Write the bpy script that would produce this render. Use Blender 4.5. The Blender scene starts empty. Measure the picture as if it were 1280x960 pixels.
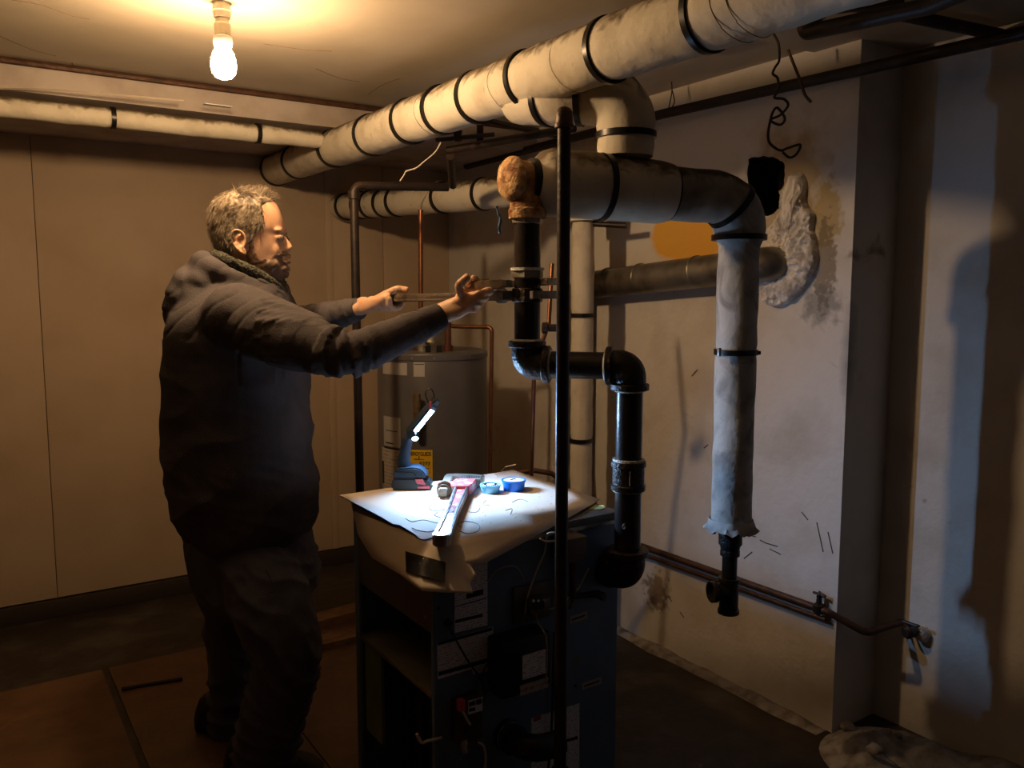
import bpy, bmesh, math, random
from math import sin, cos, pi, radians, sqrt, atan2
from mathutils import Vector, Matrix, noise
random.seed(7)
V = Vector
# ---------------------------------------------------------------- camera, world, exposure
SC = bpy.context.scene
COL = SC.collection
TH, PT, FPX, CH = radians(33.6), radians(6.15), 1040.0, 1.5
cam_d = bpy.data.cameras.new('camera'); cam_d.sensor_width = 36; cam_d.lens = 36*FPX/1280; cam_d.clip_start = .05
cam = bpy.data.objects.new('camera', cam_d); COL.objects.link(cam)
cam.location = (0, 0, CH); cam.rotation_euler = (pi/2-PT, 0, -TH)
SC.camera = cam
w = bpy.data.worlds.new('world'); SC.world = w; w.use_nodes = True
w.node_tree.nodes['Background'].inputs[0].default_value = (.02, .022, .03, 1)
w.node_tree.nodes['Background'].inputs[1].default_value = .3
SC.view_settings.view_transform = 'Standard'; SC.view_settings.look = 'None'
SC.view_settings.exposure = 0.0; SC.view_settings.gamma = 1; SC.view_settings.use_curve_mapping = False
BULB = V((.646, 2.395, 2.11))
BULB_COL, BULB_STR = (1, .64, .33), 600
LED_COL, LED_W = (.32, .58, 1), 7.2
STRIP_STR = 60
# ---------------------------------------------------------------- coordinate helpers (points measured from the photograph, placed at real depth)
def ray(u, v):
    x = (u-640)/FPX; y = (480-v)/FPX
    return V((x, cos(PT)+y*sin(PT), -sin(PT)+y*cos(PT)))
def c2w(c): return V((c[0]*cos(TH)+c[1]*sin(TH), -c[0]*sin(TH)+c[1]*cos(TH), c[2]))
def w2c(c): return V((c[0]*cos(TH)-c[1]*sin(TH), c[0]*sin(TH)+c[1]*cos(TH), c[2]))
def at(u, v, Y=None, Z=None, p=None, q=None):
    r = ray(u, v); rw = c2w(r)
    t = Y/r.y if Y is not None else (Z-CH)/r.z if Z is not None else p/rw.x if p is not None else q/rw.y
    return V((0, 0, CH))+rw*t
def project(P):
    c = w2c(P); z = c.z-CH
    d = c.y*cos(PT)-z*sin(PT); up = c.y*sin(PT)+z*cos(PT)
    return 640+FPX*c.x/d, 480-FPX*up/d
def on_line(A, B, u):                                  # point of segment A-B seen at column u
    lo, hi = 0.0, 1.0; s = 1 if project(B)[0] > project(A)[0] else -1
    for _ in range(40):
        m = (lo+hi)/2
        if (project(A.lerp(B, m))[0]-u)*s < 0: lo = m
        else: hi = m
    return A.lerp(B, lo)
# ---------------------------------------------------------------- materials
def mat(name, col, rough=.6, metal=0.0, col2=None, nscale=8, lo=.4, hi=.65, dust=None, bump=0.0, bscale=60, spec=.5, coords='Object', dist=0.0, detail=6, sss=0, col3=None, n3=3, lo3=.55, hi3=.7):
    m = bpy.data.materials.new(name); m.use_nodes = True
    nt = m.node_tree; N = nt.nodes; L = nt.links; b = N['Principled BSDF']
    b.inputs['Roughness'].default_value = rough; b.inputs['Metallic'].default_value = metal
    b.inputs['Specular IOR Level'].default_value = spec
    if sss: b.inputs['Subsurface Weight'].default_value = sss; b.inputs['Subsurface Radius'].default_value = (.01, .004, .002)
    b.inputs['Base Color'].default_value = (*col, 1)
    tc = N.new('ShaderNodeNewGeometry'); out = None
    def nz(sc, de=6, di=0.0):
        n = N.new('ShaderNodeTexNoise'); n.inputs['Scale'].default_value = sc; n.inputs['Detail'].default_value = de
        n.inputs['Distortion'].default_value = di; L.new(tc.outputs['Position'], n.inputs['Vector']); return n
    def ramp(src, a, c):
        r = N.new('ShaderNodeMapRange'); r.inputs[1].default_value = a; r.inputs[2].default_value = c; L.new(src, r.inputs[0]); return r.outputs[0]
    def mix(f, A, Bc):
        x = N.new('ShaderNodeMix'); x.data_type = 'RGBA'
        L.new(f, x.inputs[0])
        if hasattr(A, 'is_output'): L.new(A, x.inputs[6])
        else: x.inputs[6].default_value = (*A, 1)
        x.inputs[7].default_value = (*Bc, 1); return x.outputs[2]
    cur = col
    if col2: cur = mix(ramp(nz(nscale, detail, dist).outputs[0], lo, hi), cur, col2)
    if col3: cur = mix(ramp(nz(n3, 8, 1.0).outputs[0], lo3, hi3), cur, col3)
    if dust:
        sp = N.new('ShaderNodeSeparateXYZ'); L.new(tc.outputs['Normal'], sp.inputs[0])
        n = nz(25, 8, .6); ma = N.new('ShaderNodeMath'); ma.operation = 'MULTIPLY_ADD'; L.new(n.outputs[0], ma.inputs[0]); ma.inputs[1].default_value = 1.3
        L.new(sp.outputs[2], ma.inputs[2])
        cur = mix(ramp(ma.outputs[0], 1.0, 1.45), cur, dust)
    if hasattr(cur, 'is_output'): L.new(cur, b.inputs['Base Color'])
    if bump:
        bp = N.new('ShaderNodeBump'); bp.inputs['Strength'].default_value = bump; bp.inputs['Distance'].default_value = .01
        L.new(nz(bscale, 8).outputs[0], bp.inputs['Height']); L.new(bp.outputs[0], b.inputs['Normal'])
    return m
def emis(name, col, st):
    m = bpy.data.materials.new(name); m.use_nodes = True; nt = m.node_tree; nt.nodes.clear()
    e = nt.nodes.new('ShaderNodeEmission'); o = nt.nodes.new('ShaderNodeOutputMaterial')
    e.inputs[0].default_value = (*col, 1); e.inputs[1].default_value = st; nt.links.new(e.outputs[0], o.inputs[0]); return m
def print_mat(name, paper, ink, row=.007, wid=.05, thick=.45, axis='xz'):     # flat print too small to read: rows of ink
    m = bpy.data.materials.new(name); m.use_nodes = True; nt = m.node_tree; N = nt.nodes; L = nt.links; b = N['Principled BSDF']
    g = N.new('ShaderNodeNewGeometry'); s = N.new('ShaderNodeSeparateXYZ'); L.new(g.outputs['Position'], s.inputs[0])
    c = N.new('ShaderNodeCombineXYZ'); L.new(s.outputs[0], c.inputs[0]); L.new(s.outputs[2], c.inputs[1])
    br = N.new('ShaderNodeTexBrick'); br.inputs['Scale'].default_value = 1; br.inputs['Brick Width'].default_value = wid; br.inputs['Row Height'].default_value = row
    br.inputs['Mortar Size'].default_value = row*(1-thick)/2; br.inputs['Color1'].default_value = (*ink, 1); br.inputs['Color2'].default_value = (*ink, 1); br.inputs['Mortar'].default_value = (*paper, 1)
    L.new(c.outputs[0], br.inputs['Vector'])
    n = N.new('ShaderNodeTexNoise'); n.inputs['Scale'].default_value = 180; L.new(g.outputs['Position'], n.inputs['Vector'])
    r = N.new('ShaderNodeMapRange'); r.inputs[1].default_value = .42; r.inputs[2].default_value = .55; L.new(n.outputs[0], r.inputs[0])
    x = N.new('ShaderNodeMix'); x.data_type = 'RGBA'; L.new(r.outputs[0], x.inputs[0]); L.new(br.outputs[0], x.inputs[6]); x.inputs[7].default_value = (*paper, 1)
    L.new(x.outputs[2], b.inputs['Base Color']); b.inputs['Roughness'].default_value = .5; return m
M = dict(
 wall_tan = mat('wall_tan', (.56,.43,.30), .7, col2=(.46,.34,.22), nscale=3, lo=.45, hi=.8, bump=.08, bscale=90, col3=(.38,.27,.17), n3=1.7, lo3=.68, hi3=.85),
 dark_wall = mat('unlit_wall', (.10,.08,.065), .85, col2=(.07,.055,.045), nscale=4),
 seam = mat('seam', (.16,.10,.05), .9),
 baseboard = mat('baseboard_paint', (.035,.022,.014), .7, bump=.1),
 plaster = mat('wall_plaster', (.66,.62,.57), .75, col2=(.5,.44,.36), nscale=4, lo=.5, hi=.8, bump=.35, bscale=25, col3=(.22,.17,.12), n3=7, lo3=.7, hi3=.82),
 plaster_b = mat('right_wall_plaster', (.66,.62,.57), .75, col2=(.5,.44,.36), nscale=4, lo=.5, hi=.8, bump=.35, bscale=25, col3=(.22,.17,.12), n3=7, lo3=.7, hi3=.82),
 soft_patch = mat('yellow_patch', (.62,.36,.05), .8, col2=(.5,.33,.12), nscale=14, bump=.1),  # mottled yellow-ochre patch colour
 stain_dirt = mat('peeling_stain', (.40,.30,.14), .85, col2=(.16,.11,.06), nscale=22, lo=.45, hi=.6, bump=.5, bscale=60),
 scuff = mat('scuff_mark', (.08,.07,.07), .8),
 mortar = mat('mortar', (.78,.74,.70), .85, col2=(.50,.46,.42), nscale=18, lo=.45, hi=.7, bump=.9, bscale=45),
 ceiling = mat('ceiling_plaster', (.50,.43,.33), .75, col2=(.42,.35,.26), nscale=3, lo=.45, hi=.8, bump=.15, bscale=12, col3=(.42,.34,.24), n3=2.2, lo3=.66, hi3=.85),
 soffit = mat('soffit_paint', (.46,.40,.36), .8, col2=(.34,.28,.24), nscale=6, bump=.2, bscale=20),
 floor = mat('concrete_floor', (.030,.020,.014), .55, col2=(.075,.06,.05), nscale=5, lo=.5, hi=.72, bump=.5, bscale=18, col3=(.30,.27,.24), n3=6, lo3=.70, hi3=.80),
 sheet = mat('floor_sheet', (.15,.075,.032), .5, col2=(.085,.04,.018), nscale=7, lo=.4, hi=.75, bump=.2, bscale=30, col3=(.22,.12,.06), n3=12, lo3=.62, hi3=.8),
 insul = mat('canvas_insulation', (.66,.60,.48), .75, col2=(.44,.37,.27), nscale=9, lo=.5, hi=.8, dust=(.12,.085,.045), bump=.35, bscale=35, col3=(.20,.15,.10), n3=16, lo3=.68, hi3=.78),
 insul_dark = mat('sooty_insulation', (.42,.38,.32), .8, col2=(.16,.13,.10), nscale=8, lo=.45, hi=.75, dust=(.05,.038,.025), bump=.4, bscale=30),
 insul_gray = mat('grey_insulation', (.50,.50,.47), .75, col2=(.22,.21,.20), nscale=11, lo=.45, hi=.72, bump=.6, bscale=28, dist=1.0),
 band = mat('black_band', (.012,.011,.010), .35, metal=.3),
 iron = mat('black_iron', (.036,.030,.026), .30, metal=.5, col2=(.06,.038,.022), nscale=14, lo=.55, hi=.8, bump=.12, bscale=50),
 castiron = mat('cast_iron', (.04,.035,.030), .36, metal=.6, col2=(.09,.06,.035), nscale=20, lo=.5, hi=.8, bump=.5, bscale=120),
 darkpipe = mat('dark_pipe', (.016,.010,.008), .48, metal=.15, col2=(.034,.02,.012), nscale=18, bump=.2),
 brownpipe = mat('brown_pipe', (.10,.045,.022), .5, metal=.3, col2=(.05,.025,.015), nscale=20, bump=.3),
 rust = mat('flaky_rust', (.60,.36,.15), .8, col2=(.26,.10,.035), nscale=26, lo=.42, hi=.62, bump=.9, bscale=70, col3=(.80,.62,.36), n3=22, lo3=.55, hi3=.68),
 sealant = mat('pipe_sealant', (.75,.78,.72), .4, bump=.6, bscale=160),
 steel = mat('worn_steel', (.36,.29,.22), .42, metal=.75, col2=(.16,.11,.07), nscale=24, lo=.45, hi=.7, bump=.2, bscale=90),
 bright = mat('bright_steel', (.6,.6,.6), .3, metal=.9, col2=(.3,.3,.3), nscale=30, bump=.15),
 copper = mat('copper', (.27,.12,.07), .38, metal=.8, col2=(.2,.09,.05), nscale=22, bump=.1),
 flue = mat('galvanised_flue', (.26,.24,.21), .42, metal=.7, col2=(.12,.10,.08), nscale=9, bump=.15, bscale=20),
 tank = mat('tank_enamel', (.13,.125,.13), .38, metal=.15, col2=(.10,.095,.10), nscale=5),
 boiler = mat('boiler_jacket', (.13,.21,.33), .45, metal=.0, col2=(.10,.16,.25), nscale=5, bump=.05),
 panel = mat('primer_panel', (.22,.20,.16), .5, metal=.2, col2=(.15,.13,.10), nscale=6),
 green = mat('green_insulation_board', (.20,.24,.08), .85, col2=(.14,.17,.05), nscale=6, bump=.3),
 black = mat('black_plastic', (.012,.012,.013), .45, bump=.05),
 greybox = mat('grey_control_box', (.16,.145,.13), .5, metal=.3, col2=(.10,.09,.08), nscale=12),
 brass = mat('brass', (.35,.24,.10), .4, metal=.8, col2=(.2,.13,.06), nscale=40),
 kraft = mat('cardboard', (.70,.60,.48), .8, col2=(.60,.50,.38), nscale=3, bump=.08, bscale=14, col3=(.30,.24,.20), n3=55, lo3=.72, hi3=.76),
 tape = mat('black_tape', (.010,.010,.011), .35),
 pencil = mat('pen_line', (.03,.03,.05), .6),
 white_wire = mat('white_wire', (.62,.56,.46), .5),
 grey_wire = mat('grey_wire', (.36,.33,.30), .5, metal=.3),
 bluecup = mat('blue_plastic', (.01,.17,.75), .35),
 lightcup = mat('pale_blue_plastic', (.22,.55,.78), .35),
 white = mat('white_tape', (.80,.85,.86), .6, bump=.1),
 redpaint = mat('worn_red_paint', (.60,.10,.09), .4, col2=(.55,.42,.42), nscale=40, lo=.52, hi=.66, bump=.3, metal=.1),
 redletter = mat('letter_red', (.38,.03,.03), .45),
 toolblue = mat('tool_blue_plastic', (.010,.022,.038), .5, bump=.05),
 toolred = mat('tool_red_plastic', (.55,.07,.08), .45),
 yellow = mat('yellow_label', (.80,.50,.02), .5),
 ink = mat('black_ink', (.012,.010,.010), .6),
 paper = mat('white_paper', (.70,.70,.70), .6),
 greylabel = mat('grey_label', (.42,.40,.38), .6),
 porcelain = mat('porcelain', (.72,.66,.52), .35, col2=(.4,.32,.2), nscale=30, lo=.55, hi=.7),
 wood = mat('wood', (.28,.16,.08), .7, col2=(.16,.08,.04), nscale=12, bump=.2),
 rubble = mat('rubble', (.34,.31,.28), .9, col2=(.18,.15,.12), nscale=24, bump=.8, bscale=40),
 hole_black = mat('hole_black', (.004,.003,.003), .95),
 rag = mat('blue_rag', (.10,.20,.36), .8, bump=.3),
 skin = mat('skin', (.70,.43,.27), .5, col2=(.62,.33,.20), nscale=26, lo=.42, hi=.7, bump=.10, bscale=220, sss=.12),
 hoodie = mat('hoodie_fleece', (.105,.093,.098), .95, col2=(.085,.076,.08), nscale=12, bump=.25, bscale=260, spec=.15),
 fleece = mat('fleece_lining', (.15,.145,.115), 1, col2=(.05,.05,.04), nscale=160, lo=.4, hi=.6, bump=1.0, bscale=200, spec=.1),
 pants = mat('work_trousers', (.11,.11,.15), .85, col2=(.08,.08,.11), nscale=10, bump=.2, bscale=300, spec=.25),
 shoe = mat('dark_boot', (.03,.024,.02), .6, bump=.2),
 hair = mat('greying_hair', (.30,.24,.165), .6, col2=(.09,.06,.036), nscale=45, lo=.42, hi=.6, spec=.5),
 beard = mat('greying_beard', (.16,.095,.06), .7, col2=(.42,.34,.28), nscale=70, lo=.55, hi=.7, spec=.3),
 eye = mat('eye', (.25,.2,.17), .15),
 printed = print_mat('printed_label', (.80,.84,.95), (.34,.38,.48)),
 printed_tan = print_mat('printed_tan_label', (.48,.43,.38), (.2,.17,.15), row=.016, wid=.12),
 zinc = mat('zinc_nut', (.46,.44,.38), .4, metal=.6, col2=(.25,.2,.15), nscale=30),
)
# ---------------------------------------------------------------- mesh helpers
def tube(bm, pts, r, seg=16, caps=True):
    pts = [V(p) for p in pts]; n = len(pts); rs = r if isinstance(r, (list, tuple)) else [r]*n
    T = [((pts[min(i+1, n-1)]-pts[i]).normalized()+(pts[i]-pts[max(i-1, 0)]).normalized()).normalized() for i in range(n)]
    a = T[0].orthogonal().normalized() if abs(T[0].z) > .9 else T[0].cross(V((0, 0, 1))).normalized()
    rings = []
    for i in range(n):
        a = (a-T[i]*a.dot(T[i])).normalized(); b = T[i].cross(a)
        rr = rs[i]; ra, rb = rr if isinstance(rr, tuple) else (rr, rr)
        rings.append([bm.verts.new(pts[i]+a*cos(2*pi*k/seg)*ra+b*sin(2*pi*k/seg)*rb) for k in range(seg)])
    for i in range(n-1):
        for k in range(seg):
            bm.faces.new((rings[i][k], rings[i][(k+1) % seg], rings[i+1][(k+1) % seg], rings[i+1][k]))
    if caps: bm.faces.new(rings[0][::-1]); bm.faces.new(rings[-1])
    return rings
def lathe(bm, o, ax, prof, seg=24, caps=True):                # profile: (distance along axis, radius)
    o = V(o); ax = V(ax).normalized(); a = ax.orthogonal().normalized(); b = ax.cross(a)
    rings = [[bm.verts.new(o+ax*s+(a*cos(2*pi*k/seg)+b*sin(2*pi*k/seg))*max(r, 1e-4)) for k in range(seg)] for s, r in prof]
    for i in range(len(rings)-1):
        for k in range(seg): bm.faces.new((rings[i][k], rings[i][(k+1) % seg], rings[i+1][(k+1) % seg], rings[i+1][k]))
    if caps: bm.faces.new(rings[0][::-1]); bm.faces.new(rings[-1])
def fillet(pts, rad, n=8):
    pts = [V(p) for p in pts]; out = [pts[0]]
    for i in range(1, len(pts)-1):
        r = rad[i-1] if isinstance(rad, (list, tuple)) else rad
        d1 = (pts[i-1]-pts[i]).normalized(); d2 = (pts[i+1]-pts[i]).normalized()
        ang = d1.angle(d2)
        if ang > 3.1: out.append(pts[i]); continue
        t = min(r/math.tan(ang/2), (pts[i-1]-pts[i]).length*.49, (pts[i+1]-pts[i]).length*.49); rr = t*math.tan(ang/2)
        c = pts[i]+(d1+d2).normalized()*(rr/sin(ang/2)); A = pts[i]+d1*t-c; B = pts[i]+d2*t-c; tot = A.angle(B)
        for k in range(n+1):
            s = k/n; out.append(c+(A*sin((1-s)*tot)+B*sin(s*tot))/sin(tot))
    out.append(pts[-1]); return out
def box(bm, lo, hi, bev=0, rot=None):
    lo, hi = V(lo), V(hi); c = (lo+hi)/2; s = hi-lo
    g = bmesh.ops.create_cube(bm, size=1); vs = g['verts']
    bmesh.ops.scale(bm, vec=s, verts=vs)
    if bev:
        r = bmesh.ops.bevel(bm, geom=list({e for v_ in vs for e in v_.link_edges}), offset=bev, segments=2, affect='EDGES', profile=.5); vs = list({v_ for v_ in r['verts']} | {v_ for v_ in vs if v_.is_valid})
    if rot: bmesh.ops.transform(bm, matrix=rot, verts=vs)
    bmesh.ops.translate(bm, vec=c, verts=vs); return vs
def prism(bm, poly, vec):
    A = [bm.verts.new(V(p)) for p in poly]; B = [bm.verts.new(V(p)+V(vec)) for p in poly]; n = len(A)
    bm.faces.new(A[::-1]); bm.faces.new(B)
    for i in range(n): bm.faces.new((A[i], A[(i+1) % n], B[(i+1) % n], B[i]))
def ball(bm, c, r, u=16, v=10, rot=None):
    g = bmesh.ops.create_uvsphere(bm, u_segments=u, v_segments=v, radius=1); r = r if isinstance(r, (list, tuple)) else (r, r, r)
    bmesh.ops.scale(bm, vec=r, verts=g['verts'])
    if rot: bmesh.ops.transform(bm, matrix=rot, verts=g['verts'])
    bmesh.ops.translate(bm, vec=V(c), verts=g['verts']); return g['verts']
def catmull(pts, n=6):
    pts = [V(p) for p in pts]; P = [pts[0]]+pts+[pts[-1]]; out = []
    for i in range(1, len(P)-2):
        for k in range(n):
            t = k/n; a, b, c, d = P[i-1], P[i], P[i+1], P[i+2]
            out.append(.5*((2*b)+(c-a)*t+(2*a-5*b+4*c-d)*t*t+(3*b-a-3*c+d)*t**3))
    out.append(pts[-1]); return out
WO = {}
def mk(name, bm, m, parent=None, smooth=True, ang=.7):
    bmesh.ops.recalc_face_normals(bm, faces=bm.faces)
    if parent is None:
        lo = V([min(v_.co[i] for v_ in bm.verts) for i in range(3)]); hi = V([max(v_.co[i] for v_ in bm.verts) for i in range(3)])
        o_ = V(((lo.x+hi.x)/2, (lo.y+hi.y)/2, lo.z))
    else:
        o_ = sum((v_.co for v_ in bm.verts), V())/max(1, len(bm.verts))
    for v_ in bm.verts: v_.co -= o_
    if smooth:
        for f in bm.faces: f.smooth = True
        for e in bm.edges:
            if len(e.link_faces) == 2 and e.calc_face_angle(0) > ang: e.smooth = False
    me = bpy.data.meshes.new(name); bm.to_mesh(me); bm.free()
    me.materials.append(M[m] if isinstance(m, str) else m)
    o = bpy.data.objects.new(name, me); COL.objects.link(o); WO[o] = o_.copy()
    if parent is not None: o.parent = parent; o.location = o_-WO[parent]
    else: o.location = o_
    return o
def thing(name, label, cat, loc, group=None):
    o = bpy.data.objects.new(name, None); COL.objects.link(o); o.location = loc; WO[o] = V(loc); o.empty_display_size = .05
    o['label'] = label; o['category'] = cat
    if group: o['group'] = group
    return o
def tag(o, label, cat, group=None):
    o['label'] = label; o['category'] = cat
    if group: o['group'] = group
    return o
def struct(o): o['kind'] = 'structure'; return o
def B(): return bmesh.new()
def P_tube(name, pts, r, m, parent=None, seg=12, caps=True):
    b = B(); tube(b, pts, r, seg, caps); return mk(name, b, m, parent)
def P_box(name, lo, hi, m, parent=None, bev=0, rot=None):
    b = B(); box(b, lo, hi, bev, rot); return mk(name, b, m, parent)
def P_lathe(name, o, ax, prof, m, parent=None, seg=24):
    b = B(); lathe(b, o, ax, prof, seg); return mk(name, b, m, parent)
def band(parent, c, ax, r, w_=.02, m='band', name='band'):
    return P_lathe(name, V(c)-V(ax).normalized()*w_/2, ax, [(0, r-.006), (0, r+.0035), (w_, r+.0035), (w_, r-.006)], m, parent, 32)
def text_on(parent, s, size, f, m, name='lettering', th=.0012):    # f maps (x, y, z) of flat text to the world
    cu = bpy.data.curves.new('t', 'FONT'); cu.body = s; cu.size = size; cu.align_x = 'CENTER'; cu.align_y = 'CENTER'; cu.extrude = th/2; cu.resolution_u = 3; cu.offset = size*.018
    o = bpy.data.objects.new('t', cu); COL.objects.link(o); bpy.context.view_layer.update()
    me = bpy.data.meshes.new_from_object(o.evaluated_get(bpy.context.evaluated_depsgraph_get()))
    bpy.data.objects.remove(o); b = B(); b.from_mesh(me); bpy.data.meshes.remove(me)
    for v_ in b.verts: v_.co = f(v_.co.x, v_.co.y, v_.co.z)
    return mk(name, b, m, parent, smooth=False)
def remesh(bm, vox, it=2, fac=.5):
    me = bpy.data.meshes.new('r'); bm.to_mesh(me); bm.free(); o = bpy.data.objects.new('r', me); COL.objects.link(o)
    md = o.modifiers.new('r', 'REMESH'); md.mode = 'VOXEL'; md.voxel_size = vox
    if it: sm = o.modifiers.new('s', 'SMOOTH'); sm.iterations = it; sm.factor = fac
    bpy.context.view_layer.update()
    m2 = bpy.data.meshes.new_from_object(o.evaluated_get(bpy.context.evaluated_depsgraph_get()))
    b = B(); b.from_mesh(m2); bpy.data.objects.remove(o); bpy.data.meshes.remove(me); bpy.data.meshes.remove(m2); return b
# ================================================================ SETTING
PB, PB2, QA, ZC, QE = 2.42, 2.66, 4.32, 2.31, 1.655
PL, QN = -1.9, -2.0
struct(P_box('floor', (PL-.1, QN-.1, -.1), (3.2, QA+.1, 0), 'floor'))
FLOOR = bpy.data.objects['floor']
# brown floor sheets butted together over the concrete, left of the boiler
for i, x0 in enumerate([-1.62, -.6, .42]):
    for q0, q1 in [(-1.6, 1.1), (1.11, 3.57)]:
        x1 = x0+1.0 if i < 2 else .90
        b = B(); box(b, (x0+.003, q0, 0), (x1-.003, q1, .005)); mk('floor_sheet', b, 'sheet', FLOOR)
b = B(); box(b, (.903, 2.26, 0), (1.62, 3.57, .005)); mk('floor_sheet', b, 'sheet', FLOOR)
# ceiling
b = B(); box(b, (PL-.1, QN-.1, ZC), (3.2, QA+.1, ZC+.1)); CEIL = struct(mk('ceiling', b, 'ceiling'))
edge = [(700, -30), (800, 22), (850, 62), (880, 70), (905, 62), (922, 56), (945, 50), (962, 53), (990, 61), (1020, 66), (1045, 72), (1072, 76)]
pts = [at(u, v, Z=2.298) for u, v in edge]
# loose skim coat whose broken edge shows above the hole
poly = [p for p in pts]+[V((PB2-.01, pts[-1].y-.05, 2.298)), V((PB2-.01, -1.0, 2.298)), V((pts[0].x, -1.0, 2.298))]
b = B(); prism(b, poly, (0, 0, .0115)); mk('plaster_skim', b, 'ceiling', CEIL)
for L_ in ([(0,45),(40,62),(70,70)], [(90,78),(96,92)], [(395,86),(425,98),(450,102)], [(460,118),(478,106),(500,98)], [(330,55),(380,62),(415,64)], [(15,0),(50,6),(90,20),(112,24)]):
    P_tube('plaster_crack', catmull([at(u, v, Z=ZC-.0005) for u, v in L_], 4), .0011, 'seam', CEIL, 5)
# left-hand far wall of tall panels with cover strips
b = B(); box(b, (PL-.1, QA, 0), (PB+.02, QA+.12, ZC)); WA = struct(mk('wall_far', b, 'seam'))
xs = [-1.9, -.92, at(57, 500, q=QA).x, at(411, 470, q=QA).x, 2.0, PB]
for i in range(len(xs)-1):
    b = B(); box(b, (xs[i]+.0015, QA-.01, .09), (xs[i+1]-.0015, QA, 2.2), .001); mk('wall_panel', b, 'wall_tan', WA)
P_box('cover_strip', (xs[3]-.005, QA-.016, .09), (xs[3]+.035, QA-.01, 2.19), 'wall_tan', WA, .001)
struct(P_box('baseboard_far', (PL, QA-.03, 0), (PB, QA-.01, .085), 'baseboard', None, .003))
# dropped soffit with a timber trim along its upper edge
b = B(); box(b, (PL, 3.42, 2.20), (PB, QA, ZC)); struct(mk('trim_1', b, 'soffit'))
struct(P_tube('trim_2', [(PL, 3.41, 2.296), (PB, 3.41, 2.296)], .012, 'brownpipe', None, 8))
P_tube('plaster_crack', catmull([at(u, v, Z=2.199) for u, v in [(0,111),(60,112),(130,117),(230,126)]], 4), .003, 'ceiling', bpy.data.objects['trim_1'], 5)
c = at(272, 132, Z=2.199); P_box('paper_label', (c.x-.05, c.y-.015, 2.1975), (c.x+.05, c.y+.015, 2.2), 'paper', bpy.data.objects['trim_1'])
# soft-edged brown and dark stains and a yellow-orange patch, coloured into the right wall
def soft_patch(m, ctr, rad, col, soft=.35, nsc=14, amt=.5, thick=1.0):
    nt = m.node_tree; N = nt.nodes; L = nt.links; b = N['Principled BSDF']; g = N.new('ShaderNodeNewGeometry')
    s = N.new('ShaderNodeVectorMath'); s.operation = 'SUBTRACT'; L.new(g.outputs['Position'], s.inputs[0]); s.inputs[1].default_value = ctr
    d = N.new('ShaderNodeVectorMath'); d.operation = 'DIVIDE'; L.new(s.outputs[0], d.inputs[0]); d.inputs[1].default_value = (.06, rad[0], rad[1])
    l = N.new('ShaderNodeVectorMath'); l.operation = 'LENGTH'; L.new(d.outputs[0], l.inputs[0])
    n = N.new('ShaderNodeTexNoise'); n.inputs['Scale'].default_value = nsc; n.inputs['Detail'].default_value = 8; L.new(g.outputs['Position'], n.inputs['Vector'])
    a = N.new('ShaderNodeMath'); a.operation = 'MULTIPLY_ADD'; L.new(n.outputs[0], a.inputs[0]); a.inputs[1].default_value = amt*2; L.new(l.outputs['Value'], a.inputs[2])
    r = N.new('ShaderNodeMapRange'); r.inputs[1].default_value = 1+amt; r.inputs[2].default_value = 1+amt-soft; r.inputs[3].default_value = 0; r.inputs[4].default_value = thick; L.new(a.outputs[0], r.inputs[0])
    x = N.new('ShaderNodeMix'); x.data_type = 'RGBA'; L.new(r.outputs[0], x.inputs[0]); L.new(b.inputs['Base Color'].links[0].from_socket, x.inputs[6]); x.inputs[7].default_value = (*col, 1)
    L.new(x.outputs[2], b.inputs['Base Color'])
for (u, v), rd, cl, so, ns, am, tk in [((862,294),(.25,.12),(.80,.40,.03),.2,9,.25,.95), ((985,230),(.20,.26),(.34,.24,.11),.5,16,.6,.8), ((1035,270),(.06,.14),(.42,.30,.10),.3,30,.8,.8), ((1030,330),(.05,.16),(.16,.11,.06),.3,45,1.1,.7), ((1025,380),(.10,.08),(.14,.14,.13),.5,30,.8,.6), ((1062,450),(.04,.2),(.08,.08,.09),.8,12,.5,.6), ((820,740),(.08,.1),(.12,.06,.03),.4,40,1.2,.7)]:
    soft_patch(M['plaster_b'], at(u, v, p=PB), rd, cl, so, ns, am, tk)
# right wall B with a knocked-through hole
hole_px = [(936,200),(945,197),(958,195),(970,198),(979,205),(981,218),(979,232),(974,240),(977,250),(972,262),(960,270),(946,262),(938,240),(934,218)]
hole = catmull([at(u, v, p=PB) for u, v in hole_px+hole_px[:1]], 4)[:-1]
hole = [V((h.x, h.y+.007*noise.noise(h*45), h.z+.007*noise.noise(h*45+V((5, 0, 0))))) for h in hole]
def wall_with_hole(p0, q0, q1, z0, z1, hp):
    b = B()
    o4 = [b.verts.new((p0, q, z)) for q, z in ((q0, z0), (q1, z0), (q1, z1), (q0, z1))]
    hv = [b.verts.new((p0, h.y, h.z)) for h in hp]; es = []
    for L_ in (o4, hv):
        for i in range(len(L_)): es.append(b.edges.new((L_[i], L_[(i+1) % len(L_)])))
    bmesh.ops.triangle_fill(b, use_beauty=True, edges=es)
    bv = [b.verts.new((p0+.14, h.y*.95+hp[0].y*.05, h.z)) for h in hp]
    for i in range(len(hv)): b.faces.new((hv[i], hv[(i+1) % len(hv)], bv[(i+1) % len(hv)], bv[i]))
    b.faces.new(bv)
    ow = [b.verts.new((p0+.3, q, z)) for q, z in ((q0, z0), (q1, z0), (q1, z1), (q0, z1))]
    for i in range(4): b.faces.new((o4[i], o4[(i+1) % 4], ow[(i+1) % 4], ow[i]))
    b.faces.new(ow); return b
b = wall_with_hole(PB, QE, QA+.1, 0, ZC, hole)
bmesh.ops.recalc_face_normals(b, faces=b.faces)
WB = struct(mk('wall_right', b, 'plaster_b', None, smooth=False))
WB.data.materials.append(M['hole_black'])
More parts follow.
